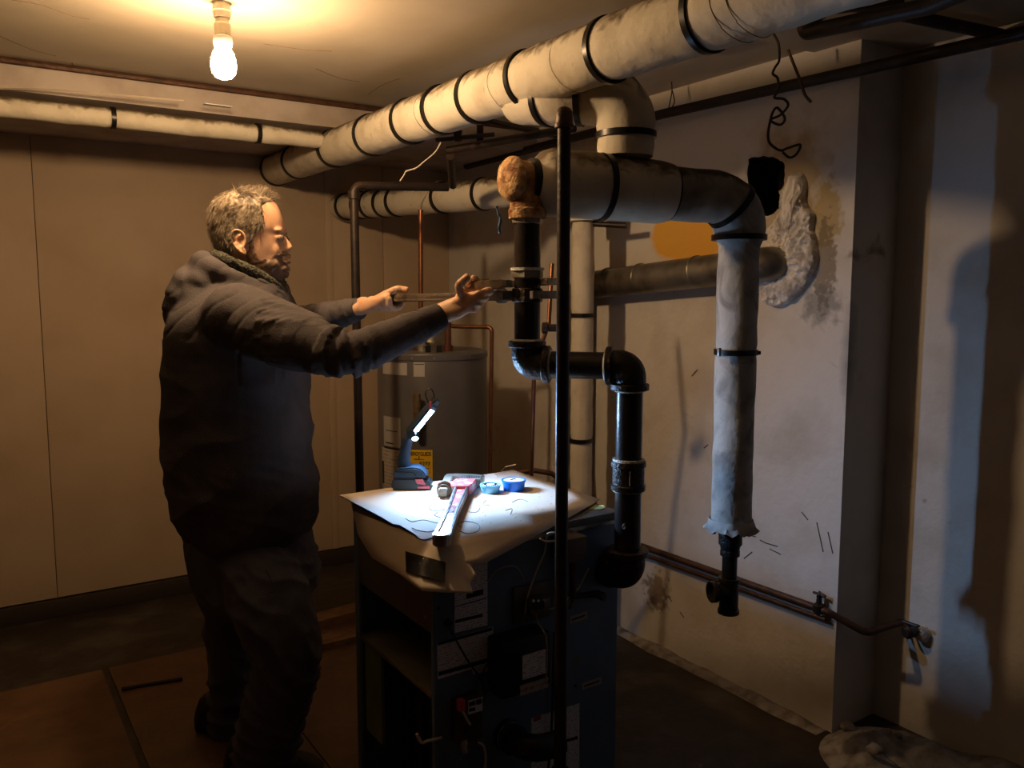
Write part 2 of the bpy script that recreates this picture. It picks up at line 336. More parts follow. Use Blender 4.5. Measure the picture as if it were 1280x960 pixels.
for f in WB.data.polygons:                                # inside of the flue hole is coloured near black
    cx = f.center+WO[WB]
    if PB+.01 < cx.x < PB+.2 and abs(cx.y-2.02) < .2 and abs(cx.z-1.82) < .3 and cx.y > QE+.05: f.material_index = 1
struct(P_box('wall_right_recess', (PB2, QN, 0), (PB2+.2, QE+.02, ZC), 'plaster'))
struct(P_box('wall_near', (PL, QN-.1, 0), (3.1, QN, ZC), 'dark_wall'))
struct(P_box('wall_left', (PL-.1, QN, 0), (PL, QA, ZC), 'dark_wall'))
# marks on the plaster
def blob(name, px, m, parent, p=PB, th=.0015, jag=0.0, sub=1):
    pts = [at(u+random.uniform(-jag, jag), v+random.uniform(-jag, jag), p=p-th) for u, v in px]
    b = B(); prism(b, [V((p-th, q.y, q.z)) for q in pts], (th-.0002, 0, 0)); return mk(name, b, m, parent)
for s in ([(925,662),(935,668)], [(937,669),(945,671)], [(950,675),(958,679),(972,683)], [(962,686),(976,693)], [(940,690),(930,698)], [(1021,653),(1029,690)], [(1035,665),(1041,692)], [(880,560),(885,556)], [(865,470),(872,462)], [(835,745),(840,752)], [(850,765),(855,772)], [(1002,640),(1010,650)], [(905,590),(925,600)]):
    P_tube('scuff', [at(u, v, p=PB-.0005) for u, v in s], .0022, 'scuff', WB, 5)
# lumpy mortar collar round the flue
def mortar():
    b = B(); cy = at(985, 330, p=PB); n = 40; rings = []
    out = [(972,385),(990,378),(1008,362),(1018,345),(1024,325),(1022,300),(1018,285),(1020,268),(1012,258),(1008,245),(1010,228),(1003,215),(992,218),(986,232),(984,245),(980,258),(975,272),(966,282),(955,290),(948,310),(946,340),(950,365),(960,380)]
    o_ = [at(u, v, p=PB) for u, v in out]; o_ = catmull(o_+[o_[0]], 4)[:-1]; o_ = catmull(o_+[o_[0]], 2)[:-1]; K = len(o_); rr = 22
    for j in range(rr+1):
        s = 1-j/rr*.97; ring = []
        for i, q in enumerate(o_):
            x = cy.lerp(q, s); h = (1-s**4)*.030+.016 if j else 0
            h += (noise.noise(x*20)*.016+(.5-abs(noise.noise(x*42)))*.016+noise.noise(x*95)*.008) if j else 0
            ring.append(b.verts.new((PB-max(h, 0)+(.002 if not j else 0), x.y, x.z)))
        rings.append(ring)
    for j in range(rr):
        for i in range(K): b.faces.new((rings[j][i], rings[j][(i+1) % K], rings[j+1][(i+1) % K], rings[j+1][i]))
    b.faces.new(rings[-1]); b.faces.new(rings[0][::-1]); return mk('mortar_collar', b, 'mortar', WB)
mortar()
# dirt berm at the wall foot and rubble pile
def heap(name, pts, wid, h, m, parent=None, seed=0, nx=60, ny=14):
    b = B(); P = catmull(pts, 12); g = []
    for i, c in enumerate(P):
        t = (P[min(i+1, len(P)-1)]-P[max(i-1, 0)]).normalized(); s = V((-t.y, t.x, 0)); e = min(1, i/6, (len(P)-1-i)/6)
        row = []
        for j in range(ny+1):
            a = j/ny*2-1; x = c+s*a*wid*(.75+.5*noise.noise(c*5+V((seed, 0, 0))))
            z = h*e*max(0, 1-a*a)*(.7+.6*noise.noise(x*9))+e*.012*noise.noise(x*40)*(1-a*a)
            row.append(b.verts.new((x.x, x.y, max(z, 0)+.0005)))
        g.append(row)
    for i in range(len(g)-1):
        for j in range(ny): b.faces.new((g[i][j], g[i+1][j], g[i+1][j+1], g[i][j+1]))
    return mk(name, b, m, parent)
o_ = heap('dirt_berm', [(PB-.03, 3.3, 0), (PB-.035, 2.6, 0), (PB-.03, 2.0, 0), (PB-.03, QE+.02, 0)], .05, .02, 'rubble', None, 3); o_['kind'] = 'stuff'; tag(o_, 'crumbled mortar and dust along the foot of the right wall', 'debris')
o_ = heap('sand_pile', [(2.25, 1.35, 0), (2.38, 1.5, 0), (2.52, 1.42, 0), (2.6, 1.2, 0), (2.58, .95, 0)], .15, .075, 'rubble', None, 9); o_['kind'] = 'stuff'; tag(o_, 'pale sandy rubble pile in the recess right of the wall end', 'debris')
def rock(c, r, seed, m='rubble'):
    b = B(); bmesh.ops.create_icosphere(b, subdivisions=2, radius=r)
    for v_ in b.verts: v_.co *= 1+.35*noise.noise(v_.co/r+V((seed*3.1, 0, 0))); v_.co.z *= .7
    bmesh.ops.translate(b, vec=V(c), verts=b.verts); return mk('rock', b, m)
for i, (u, v, r, z, l) in enumerate([(1060,908,.026,.05,'small pale rock at the left edge of the sandy pile'), (1093,936,.024,.085,'crumbly rock lying on top of the sandy pile'), (1120,918,.02,.06,'small rock at the back of the sandy pile near the recess wall')]):
    tag(rock(at(u, v, Z=z), r, i), l, 'rock')
# odd bits on the floor
c0, c1 = at(152, 861, Z=.012), at(228, 848, Z=.012)
o_ = P_tube('stick', [c0, c1], .007, 'baseboard', None, 6); tag(o_, 'thin dark stick lying on the brown floor sheet left of the man', 'stick')
for i, (a, c_, z, l) in enumerate([((415,775),(448,766), .03, 'short board behind the boiler, topmost of two'), ((412,800),(446,792), .02, 'short board on the floor behind the boiler, below the other')]):
    p0, p1 = at(*a, Z=z), at(*c_, Z=z); d = (p1-p0).normalized(); n_ = V((-d.y, d.x, 0))*.05
    if i == 0: p0 += n_*1.0; p1 += n_*1.0
    b = B(); prism(b, [V((*(p0-d*.1-n_).xy, 0)), V((*(p1+d*.1-n_).xy, 0)), V((*(p1+d*.1+n_).xy, 0)), V((*(p0-d*.1+n_).xy, 0))], (0, 0, z+.01)); tag(mk('board', b, 'wood'), l, 'board')
# ================================================================ PIPES
Zup = V((0, 0, 1))
def insulated(root, pts, r, cuts, m='insul', ends=(), wob=.004, name='insulation', bw=.016):
    """sections of insulation along a filleted path; cuts are path distances where a band covers the joint"""
    P = [V(p) for p in pts]; D = [0]
    for i in range(1, len(P)): D.append(D[-1]+(P[i]-P[i-1]).length)
    def loc(s):
        s = max(0, min(D[-1], s))
        for i in range(1, len(P)):
            if s <= D[i]+1e-9: return P[i-1].lerp(P[i], (s-D[i-1])/max(1e-9, D[i]-D[i-1])), (P[i]-P[i-1]).normalized()
        return P[-1], (P[-1]-P[-2]).normalized()
    cs = [0]+sorted(cuts)+[D[-1]]
    for a, c in zip(cs, cs[1:]):
        if c-a < .003: continue
        L_ = [a]+[s for s in D if a+.004 < s < c-.004]+[c]; L2 = []
        for x, y in zip(L_, L_[1:]):
            k = max(1, int((y-x)/.025)); L2 += [x+(y-x)*j/k for j in range(k)]
        L2.append(c); b = B()
        rf = (lambda s: r(min(max(s, a+.002), c-.002))) if callable(r) else (lambda s: r)
        rings = tube(b, [loc(s)[0] for s in L2], [rf(s)-.004 if j in (0, len(L2)-1) else rf(s) for j, s in enumerate(L2)], 32)
        for v_ in b.verts:
            ctr = min((loc(s)[0] for s in L2), key=lambda q: (q-v_.co).length_squared); d = (v_.co-ctr)
            if d.length > 1e-4: v_.co += d.normalized()*wob*noise.noise(v_.co*14)
        mk(name, b, m(a) if callable(m) else m, root)
    for s in cuts:
        q, t = loc(s); rr = r(s) if callable(r) else r
        band(root, q, t, rr+wob*.3, bw)
    return loc, D
# main steam pipe under the ceiling
MA, MB_, MC = V((1.4, QA-.012, 2.135)), V((1.4, .35, 2.094)), V((1.4, QN+.005, 2.072))
R = thing('insulated_steam_main', 'thick canvas-wrapped steam main with black bands running diagonally under the ceiling', 'pipe', (1.4, 1.2, 2.0))
us = [345, 372, 418, 465, 513, 553, 597, 660, 762, 885]
cuts = [(on_line(MA, MB_, u)-MA).length for u in us]+[4.9, 5.7]
insulated(R, [MA, MC], .078, [c for c in cuts if c > .02], 'insul')
for u in (545, 600, 640, 720, 925, 945):
    c = on_line(MA, MB_, u); tt = (MB_-MA).normalized(); a = tt.orthogonal().normalized(); b_ = tt.cross(a)
    P_tube('tie_wire', [c+(a*cos(k*pi/16)+b_*sin(k*pi/16))*.0795+tt*.012*sin(k*.4) for k in range(33)], .0009 if u > 900 else .0006, 'brownpipe', R, 5)
# branch that leaves the main, bends and drops into the header
QH, ZH = 1.86, 1.80
R = thing('steam_branch_elbow', 'fat wrapped elbow dropping from the steam main into the header, one band at its foot', 'pipe', (1.6, QH, 1.9))
c0 = on_line(MA, MB_, 640)+V((.03, 0, -.03))
pts = fillet([c0, V((1.44, 1.95, 2.055)), V((1.575, 1.80, 2.05)), V((1.575, 1.80, ZH+.08))], [.1, .085])
D0 = sum((pts[i+1]-pts[i]).length for i in range(len(pts)-1))
insulated(R, pts, .080, [.14, .23, D0-.058], 'insul')
# header
R = thing('insulated_header', 'banded canvas-wrapped header with its right leg hanging cut off in front of the wall', 'pipe', (1.9, QH, 1.0))
LEG = at(914, 640, Y=2.50); HA, HB = V((1.30, QH, ZH)), V((LEG.x, LEG.y, ZH-.02))
def hs(u): return (on_line(HA, HB, u)-HA).length
pts = fillet([HA, HB, V((LEG.x, LEG.y, .755+.03))], [.095])
b1, b2, b3, b4 = hs(656), hs(752), hs(832), hs(916)
zz = lambda v: at(920, v, Y=2.50).z
Ltot = sum((pts[i+1]-pts[i]).length for i in range(len(pts)-1))
d_of = lambda v: Ltot-(zz(v)-.785)
insulated(R, pts, lambda s: .090-.034*max(0, 1-max(0, s-b1)/.055)**2 if s < b2 else .088 if s < b3 else .076 if s < d_of(300) else .0605, [b1, b2, b3, b4, d_of(297), d_of(440)], lambda s: 'insul' if s < b3-.01 else 'insul_dark' if s < b4 else 'insul_gray')
# the band buckle on the right leg
c = at(899, 440, Y=2.44); P_box('band_buckle', c-V((.005, .004, .012)), c+V((.005, .004, .012)), 'zinc', R, .001)
c = at(948, 441, Y=2.48); P_tube('band_tail', [c-c2w((.03, 0, 0)), c+c2w((.006, 0, 0))], .006, 'band', R, 8)
# ragged canvas at the cut end
b = B(); cx = V((LEG.x, LEG.y, .03)); n = 56
rr_ = [[], [], [], [], []]
for k in range(n):
    a = 2*pi*k/n; j = random.uniform(-.012, .020)
    for i, (dz, rad) in enumerate([(.785, .066), (.765, .071+.006*noise.noise(V((a*3, 0, 0)))), (.752+j*.4, .080+random.uniform(-.006, .009)), (.757+j, .066), (.80, .045)]):
        rr_[i].append(b.verts.new(cx+V((cos(a)*rad, sin(a)*rad, dz))))
for i in range(4):
    for k in range(n): b.faces.new((rr_[i][k], rr_[i][(k+1) % n], rr_[i+1][(k+1) % n], rr_[i+1][k]))
mk('frayed_end', b, 'insul_gray', R)
b = B(); lathe(b, cx+V((0, 0, .60)), Zup, [(0, .023), (.19, .023)], 24); mk('iron_nipple', b, 'iron', R)
zf = lambda v: at(908, v, Y=2.50).z
b = B(); z1, z0 = zf(660), zf(694)
lathe(b, V((cx.x, cx.y, z0)), Zup, [(0, .026), (0, .030), (.016, .030), (.018, .028), (.034, .032), (.036, .036), (z1-z0-.016, .036), (z1-z0-.014, .039), (z1-z0, .039), (z1-z0, .024)], 28); mk('reducing_coupling', b, 'castiron', R)
b = B(); lathe(b, V((cx.x, cx.y, zf(730))), Zup, [(0, .0225), (zf(692)-zf(730), .0225)], 24); mk('iron_nipple', b, 'iron', R)
b = B(); z1, z0 = zf(722), zf(766)
lathe(b, V((cx.x, cx.y, z0)), Zup, [(0, .026), (0, .033), (.012, .033), (.013, .029), (z1-z0-.013, .029), (z1-z0-.012, .033), (z1-z0, .033), (z1-z0, .024)], 28)
dl = c2w((-1, -.25, 0)); zt = zf(738)
lathe(b, V((cx.x, cx.y, zt)), dl, [(.0, .026), (.045, .026), (.047, .033), (.062, .033), (.062, .027), (.045, .026)], 28); mk('iron_tee', b, 'castiron', R)
# near-boiler piping in black iron
VX = V((1.289, QH+.005, 0)); zv = lambda v: at(655, v, Y=2.28).z
RP = thing('black_iron_riser', 'black iron pipe with elbows from the rusty fitting down to the boiler', 'pipe', (1.4, 1.75, .75))
b = B()
ax = V((1, 0, 0)); e0 = V((VX.x, VX.y, zv(262)))
path = fillet([e0, V((VX.x, VX.y, ZH)), V((1.36, VX.y, ZH))], [.05])
tube(b, path, .047, 28)
lathe(b, V((VX.x, VX.y, zv(274))), Zup, [(0, .038), (0, .050), (.024, .051), (.028, .047)], 28)
lathe(b, V((VX.x-.072, VX.y+.006, ZH+.004)), ax, [(0, .02), (.005, .040), (.012, .052), (.020, .058), (.030, .059), (.036, .052), (.07, .050), (.09, .053)], 28)
for v_ in b.verts: v_.co += v_.normal*0; v_.co += V((noise.noise(v_.co*40), noise.noise(v_.co*40+V((9, 0, 0))), 0))*.002
mk('rusted_elbow', b, 'rust', RP)
def hexn(name, z0, z1, r, m): return P_lathe(name, V((VX.x, VX.y, z0)), Zup, [(0, r*.9), (.003, r), (z1-z0-.003, r), (z1-z0, r*.9)], m, RP, 6)
def vert(name, x, y, z0, z1, r, m, seg=28): return P_lathe(name, V((x, y, z0)), Zup, [(0, r), (z1-z0, r)], m, RP, seg)
hexn('hex_bushing', zv(281), zv(270), .043, 'zinc')
vert('pipe_nipple', VX.x, VX.y, zv(345), zv(278), .0355, 'iron')
hexn('union_nut', zv(348), zv(337), .045, 'zinc')
hexn('union_body', zv(378), zv(360), .044, 'castiron')
vert('sealant_ring', VX.x, VX.y, zv(338.5), zv(335), .0455, 'sealant')
vert('pipe_nipple', VX.x, VX.y, zv(430), zv(345), .0355, 'iron')
RX = at(786, 560, Y=2.2); RX.z = 0; zr = lambda v: at(786, v, Y=2.2).z
ze = at(668, 455, Y=2.27).z
L0, R0 = V((VX.x, VX.y, ze)), V((RX.x, RX.y, ze)); dh = (R0-L0).normalized()
def elbow(A, Bc, C, r=.043, rad=.05, arm=.058, name='elbow', seal=True):     # A and C give the directions of the two openings from corner Bc
    d1, d2 = (V(A)-V(Bc)).normalized(), (V(C)-V(Bc)).normalized(); Bc = V(Bc)
    b = B(); tube(b, fillet([Bc+d1*arm, Bc, Bc+d2*arm], [rad], 10), r, 28)
    for d in (d1, d2): lathe(b, Bc+d*(arm-.012), d, [(0, .04), (0, r+.006), (.002, r+.0085), (.016, r+.0085), (.018, r+.005), (.018, .036)], 28)
    o = mk(name, b, 'castiron', RP)
    if seal:
        for d in (d1, d2): P_lathe('sealant_ring', Bc+d*(arm+.005), d, [(0, .036), (0, .0425), (.004, .041), (.006, .036)], 'sealant', RP, 28)
    return o
elbow(L0+Zup, L0, L0+dh); elbow(R0-dh, R0, R0-Zup)
b = B(); tube(b, [L0+dh*.06, R0-dh*.06], .0365, 28); mk('pipe_nipple', b, 'iron', RP)
zc1, zc0 = zr(576), zr(612)
vert('pipe_nipple', RX.x, RX.y, zc1-.01, ze-.055, .0355, 'iron'); 
P_lathe('coupling', V((RX.x, RX.y, zc0)), Zup, [(0, .038), (0, .046), (.014, .047), (.016, .043), (zc1-zc0-.016, .043), (zc1-zc0-.014, .047), (zc1-zc0, .046), (zc1-zc0, .038)], 'castiron', RP, 28)
P_box('coupling_mark', V((RX.x, RX.y, 0))+c2w((-.004, -.0445, zc0+.02)), V((RX.x, RX.y, 0))+c2w((.0, -.0435, zc1-.02)), 'zinc', RP)
zl = zr(716)
vert('pipe_nipple', RX.x, RX.y, zl+.055, zc0+.01, .0355, 'iron')
for z in (zc1, zl+.062, zc0-.003): vert('sealant_ring', RX.x, RX.y, z, z+.006, .0425, 'sealant')
elbow(V((RX.x, RX.y, 1.5)), V((RX.x, RX.y, zl)), V((RX.x, RX.y+.5, zl)), r=.049, rad=.055, arm=.062, seal=False)
cf = c2w((-.1, -1, 0)).normalized(); rt = c2w((1, 0, 0))
text_on(RP, '6', .022, lambda x, y, z: V((RX.x, RX.y, 0))+cf*(.0362+z)+rt*(x-.012)+V((0, 0, zr(654)+y)), 'sealant', 'painted_mark')
# blue rag strip on the rusted elbow
P_ = [(621,258),(623,266),(626,274),(624,284),(625,292)]
b = B(); q = catmull([at(u, v, Y=2.2) for u, v in P_], 5)
tube(b, q, [(.010+.004*sin(i*1.3), .003+.001*cos(i)) for i in range(len(q))], 8); o_ = mk('rag_strip', b, 'rag'); tag(o_, 'twisted blue rag strip hanging from the rusted elbow', 'rag')
# lower insulated return, running to the far wall
R = thing('insulated_return_pipe', 'banded wrapped pipe from the far wall, passing behind the rusted elbow', 'pipe', (1.8, 3.8, 1.9))
RA, RB = V((1.66, QA-.012, 1.955)), V((2.06, 3.30, 1.99)); RC = at(640, 243, Y=3.55)
RA = at(425, 259, q=QA-.02); RB = at(612, 242, Y=3.65)
pts = fillet([RA, RB, V((2.183, 2.752, 1.965)), V((2.183, 2.752, 1.80))], [.2, .1])
usr = [433, 452, 463, 480, 496, 553, 604]
insulated(R, pts, .068, [(on_line(RA, RB, u)-RA).length for u in usr], 'insul')
# rear vertical insulated pipe
R = thing('insulated_vertical_pipe', 'slim cream wrapped vertical pipe with black bands, standing behind the front dark pole', 'pipe', (2.183, 2.752, 0))
c0 = V((2.183, 2.752, 0)); c1 = V((2.183, 2.752, at(728, 262, Y=3.5).z+.02))
insulated(R, [c1, c0], .047, [c1.z-at(728, v, Y=3.5).z for v in (275, 394, 550)], 'insul')
# small insulated pipe under the soffit
R = thing('insulated_soffit_pipe', 'slender cream wrapped pipe with two black bands under the soffit at left', 'pipe', (0, 3.47, 2.1))
SA, SB = V((-1.85, 3.465, 2.15)), V((1.33, 3.465, 2.15))
insulated(R, [SA, SB], .036, [(on_line(SA, SB, u)-SA).length for u in (141, 322)]+[.5], 'insul')
# front dark pole with cap
fx = at(703, 500, Y=1.9); z1 = at(705, 160, Y=1.9).z
R = thing('capped_pole', 'dark upright iron pipe with a screwed cap, nearest of all, before the boiler', 'pipe', (fx.x, fx.y, 0))
P_lathe('pole', V((fx.x, fx.y, 0)), Zup, [(0, .0150), (z1+.01, .0150)], 'darkpipe', R)
P_lathe('pole_cap', V((fx.x, fx.y, z1)), Zup, [(0, .016), (0, .0215), (.008, .0215), (.010, .0195), (.034, .0185), (.042, .014), (.046, .006)], 'brownpipe', R)
P_lathe('pole_coupling', V((fx.x, fx.y, at(700, 958, Y=1.9).z-.05)), Zup, [(0, .016), (0, .021), (.045, .021), (.045, .016)], 'darkpipe', R)
# rear dark pole and its cross pipe
rx = at(446, 420, Y=3.2); zt = at(443, 232, Y=3.2).z
R = thing('dark_vertical_pipe', 'thin dark vertical pipe behind the man, turning right under the steam main', 'pipe', (rx.x, rx.y, 0))
e1 = V((rx.x, rx.y, zt)); P_tube('pipe_run', fillet([V((rx.x, rx.y, 0)), e1, at(560, 234, Y=3.35)], [.03]), .0165, 'darkpipe', R, 16)
P_lathe('pipe_elbow', e1-V((0, 0, .05)), Zup, [(0, .017), (0, .022), (.03, .022), (.03, .017)], 'darkpipe', R)
# flue
Q1_ = 2.22
R = thing('flue_pipe', 'round galvanised flue running along the right wall into the mortar collar', 'flue', (2.3, 2.5, 1.5))
fl = fillet([V((1.42, Q1_+.003, .62)), V((1.42, 2.45, .62)), V((2.345, 2.985, .64)), V((2.345, 2.985, 1.535)), V((2.345, 1.93, 1.605)), V((PB-.001, 1.93, 1.605))], [.08, .1, .075, .06])
b = B(); tube(b, fl, .060, 28); mk('flue_run', b, 'flue', R)
for u, v in ((760, 342), (870, 330), (800, 338)):
    c = on_line(V((2.345, 3.05, 1.535)), V((2.345, 2.03, 1.6)), u); P_lathe('flue_seam', c, (0, -1, .06), [(0, .06), (.004, .0625), (.010, .0625), (.014, .06)], 'flue', R, 28)
P_lathe('collar_ring', V((PB-.012, 1.93, 1.605)), (-1, 0, 0), [(0, .066), (.03, .066), (.03, .06)], 'mortar', R, 28)
# ceiling pipes, dark
def pipe(name, pts, r, m, label, rad=.03, cat='pipe', group=None, seg=12):
    o = P_tube(name, fillet(pts, rad) if len(pts) > 2 else pts, r, m, None, seg); return tag(o, label, cat, group)
pipe('ceiling_pipe', [V((2.36, 4.0, 2.195)), V((2.34, 2.45, 2.2)), V((2.44, 1.15, 2.2)), V((2.5, -1.2, 2.2))], .019, 'darkpipe', 'long dark pipe along the top of the right wall', .2)
a, b_ = at(992, 46, Z=2.19), at(1200, -14, Z=2.19); c = at(1040, 8, Z=2.23)
pipe('ceiling_pipe', [at(1130, -2, Z=2.25), at(1035, 8, Z=2.25), at(985, 46, Z=2.21), at(1160, 8, Z=2.18), at(1300, -50, Z=2.18)], .021, 'darkpipe', 'stout dark pipe with a tight bend under the ceiling right of the steam main', .03)
pipe('ceiling_pipe', [at(1060, 4, Z=2.27), at(1290, 52, Z=2.27)], .018, 'darkpipe', 'dark pipe crossing the ceiling at the upper right corner', .03)
pipe('ceiling_pipe', [at(560, 188, Y=3.1), at(718, 160, Y=2.75)], .014, 'darkpipe', 'dark pipe behind the steam main, rising to the capped pole top')
pipe('ceiling_pipe', [at(575, 142, Y=3.2), at(640, 158, Y=3.1), at(705, 172, Y=2.9)], .010, 'darkpipe', 'thin dark pipe hanging close behind the steam main, sloping down right', .05)
pipe('ceiling_pipe', [at(563, 195, Y=3.15), at(566, 232, Y=3.4)], .016, 'darkpipe', 'short dark drop pipe behind the loose white wire')
R = thing('valve_cluster', 'small dark valve with handle on pipework behind the steam main', 'valve', at(570, 170, Y=3.1))
c = at(572, 168, Y=3.1)
P_lathe('valve_body', c-V((0, 0, .025)), Zup, [(0, .01), (.005, .018), (.02, .014), (.035, .018), (.05, .01)], 'darkpipe', R, 12)
P_tube('handle', [c+V((0, 0, .03)), c+V((0, 0, .04)), c+c2w((.05, 0, .05))], .004, 'darkpipe', R, 6); P_box('bracket', at(600, 170, Y=3.1)-V((.012, .004, .03)), at(600, 155, Y=3.1)+V((.012, .004, .02)), 'darkpipe', R)
P_tube('valve_pipe', [at(545, 175, Y=3.12), at(618, 168, Y=3.08)], .008, 'darkpipe', R, 10)
# pipes hidden behind the header
pipe('stub_pipe', [at(728, 279, Y=3.5), at(783, 282, Y=3.42)], .012, 'darkpipe', 'short dark horizontal stub just under the header, beside the cream vertical pipe')
# copper lines over the water heater
pipe('copper_pipe', [at(526, 262, Y=3.72), at(526, 436, Y=3.72)], .011, 'copper', 'thin vertical copper pipe between the dark pipe and the wrenches', .02)
pipe('copper_pipe', [at(557, 405, Y=3.70), at(567, 408, Y=3.68), at(615, 409, Y=3.6), at(612, 620, Y=3.6)], .009, 'copper', 'bent copper pipe running down the right side of the water heater', .02)
R = thing('gas_union', 'small iron pipe fitting with a side branch beside the black riser', 'fitting', at(684, 411, Y=2.9))
P_tube('gas_pipe', [at(690, 330, Y=3.0), at(686, 405, Y=2.95), at(668, 455, Y=2.95), at(664, 600, Y=3.0)], .008, 'copper', R, 10)
P_lathe('fitting_body', at(677, 410, Y=2.9), c2w((1, 0, 0)), [(0, .012), (.004, .02), (.02, .02), (.024, .013), (.06, .013)], 'darkpipe', R, 14)
R = thing('ball_valve', 'little lever valve on a thin pipe behind the cardboard sheet', 'valve', at(655, 595, Y=3.1))
P_tube('valve_pipe', [at(612, 596, Y=3.1), at(640, 592, Y=3.1), at(668, 588, Y=3.1), at(690, 592, Y=3.1), at(700, 600, Y=3.1)], .010, 'brownpipe', R, 10)
P_tube('lever', [at(627, 590, Y=3.07), at(632, 584, Y=3.06), at(645, 581, Y=3.06)], .004, 'zinc', R, 8)
# pair of thin pipes along the right wall, ending in a valve and a wall cock
WV = V((PB-.026, 0, 0))
q0 = at(790, 678, p=PB-.026); q1 = at(1033, 764, p=PB-.026)
dn = (q1-q0)
pipe('wall_pipe', [q0-dn*.6, q1, V((PB+.05, QE-.08, q1.z-.06)), V((PB2-.02, QE-.10, at(1150, 786, p=PB2-.02).z))], .012, 'brownpipe', 'thin brown pipe along the right wall at boiler height, bending to the wall cock', .05)
pipe('wall_pipe', [q0-dn*.6+V((0, 0, -.035)), q1+V((0, 0, -.03))], .008, 'brownpipe', 'thinner brown pipe just below its twin on the right wall')
c = q1+V((0, .03, 0))
R = thing('hose_valve', 'small dark valve with a cross handle at the end of the right wall', 'valve', c)
P_lathe('valve_body', c, Zup, [(-.018, .012), (-.012, .02), (.012, .02), (.02, .01), (.045, .008)], 'darkpipe', R, 14)
P_tube('handle', [c+V((-.022, -.01, .05)), c+V((.018, .012, .05))], .005, 'darkpipe', R, 8); P_tube('handle', [c+V((0, -.024, .05)), c+V((0, .024, .05))], .005, 'darkpipe', R, 8)
c = at(1138, 789, p=PB2-.045)
R = thing('wall_cock', 'dark stopcock where the thin pipe enters the recess wall', 'valve', c)
P_lathe('valve_body', c-V((.03, 0, 0)), (1, 0, 0), [(0, .012), (.01, .022), (.04, .022), (.06, .014), (.075, .014)], 'darkpipe', R, 14)
P_tube('handle', [c+V((-.01, -.03, .03)), c+V((-.01, .02, .03))], .006, 'darkpipe', R, 8)
P_tube('stem', [c, c+V((-.01, 0, .03))], .005, 'darkpipe', R, 8)
b = B(); bmesh.ops.create_icosphere(b, subdivisions=2, radius=.028); [setattr(v_, 'co', v_.co*(1+.3*noise.noise(v_.co*60))) for v_ in b.verts]
bmesh.ops.translate(b, vec=(PB2-.005, c.y-.02, c.z-.01), verts=b.verts); mk('putty', b, 'mortar', R)
# hanging wires
def wire(name, px, Y, r, m, label, n=6):
    return tag(P_tube(name, catmull([at(u, v, Y=Y) for u, v in px], n), r, m, None, 6), label, 'wire')
wire('hanging_wire', [(964,22),(966,40),(973,55),(974,75),(969,84),(966,92),(972,98),(973,112),(968,122),(980,124),(985,132),(975,144),(963,150),(975,156),(981,148),(972,135),(966,140),(962,155),(960,170),(963,180),(975,188),(985,185),(1000,181),(996,192),(987,197),(978,190)], 2.62, .0042, 'darkpipe', 'knotted dark wire dangling above the hole in the right wall')
wire('metal_strap', [(985,62),(992,80),(1000,100),(1006,118),(1014,128)], 2.75, .005, 'brownpipe', 'short brown strap hanging from the ceiling right of the knotted wire')
wire('wall_wire', [(1037,124),(1045,121),(1060,126),(1075,127),(1083,129)], 2.95, .003, 'darkpipe', 'little dark wire end nailed high at the right wall corner')
wire('loose_wire', [(551,178),(544,190),(530,202),(520,210),(508,214),(505,219),(500,226)], 3.0, .0022, 'white_wire', 'crinkled pale wire hanging from the underside of the steam main')
c = on_line(RA, RB, 553); tt = (RB-RA).normalized(); f_ = V((-tt.y, tt.x, 0)); f_ = -f_ if w2c(f_).y > 0 else f_
tag(P_tube('tie_string', catmull([c-f_*.075+tt*.01, c+V((0, 0, .074)), c+f_*.05+V((0, 0, .056)), c+f_*.074-tt*.04, c+f_*.076-tt*.09-V((0, 0, .05))], 6), .0026, 'white_wire', None, 6), 'pale cord looped round the return pipe, end pointing down left', 'string')
tag(P_tube('pipe_hanger_wire', catmull([at(u, v, p=2.33) for u, v in [(837,88),(840,112),(836,136),(843,128),(840,112)]], 5), .0025, 'darkpipe', None, 6), 'small wire hanger on the dark pipe right of the branch elbow', 'wire')
wire('pipe_hanger_wire', [(422,192),(427,176),(440,166),(455,162),(468,166)], 3.6, .0022, 'grey_wire', 'faint looped wire on top of the steam main near the far wall')
# ceiling lamp
R = thing('ceiling_lamp', 'bare glowing bulb in a porcelain ceiling fixture over the man', 'lamp', (BULB.x, BULB.y, ZC))
o0 = V((BULB.x, BULB.y, ZC))
P_lathe('fixture_plate', o0, (0, 0, -1), [(0.0000, .07), (0.0034, .073), (0.0120, .068), (0.0206, .045), (0.0258, .024)], 'porcelain', R, 36)
P_lathe('lamp_socket', o0, (0, 0, -1), [(0.0224, .022), (0.0430, .024), (0.0473, .027), (0.0499, .024), (0.0645, .022), (0.0671, .018), (0.0774, .018), (0.0817, .022), (0.1075, .021), (0.1118, .016)], 'porcelain', R, 24)
P_lathe('bulb_base', o0, (0, 0, -1), [(0.1101, .018), (0.1144, .025), (0.1290, .026), (0.1393, .023)], 'white', R, 24)
P_lathe('bulb', o0, (0, 0, -1), [(0.1376, .016), (0.1445, .020), (0.1565, .027), (0.1720, .032), (0.1909, .034), (0.2081, .031), (0.2202, .021), (0.2253, .008)], emis('bulb_glow', BULB_COL, BULB_STR), R, 24)
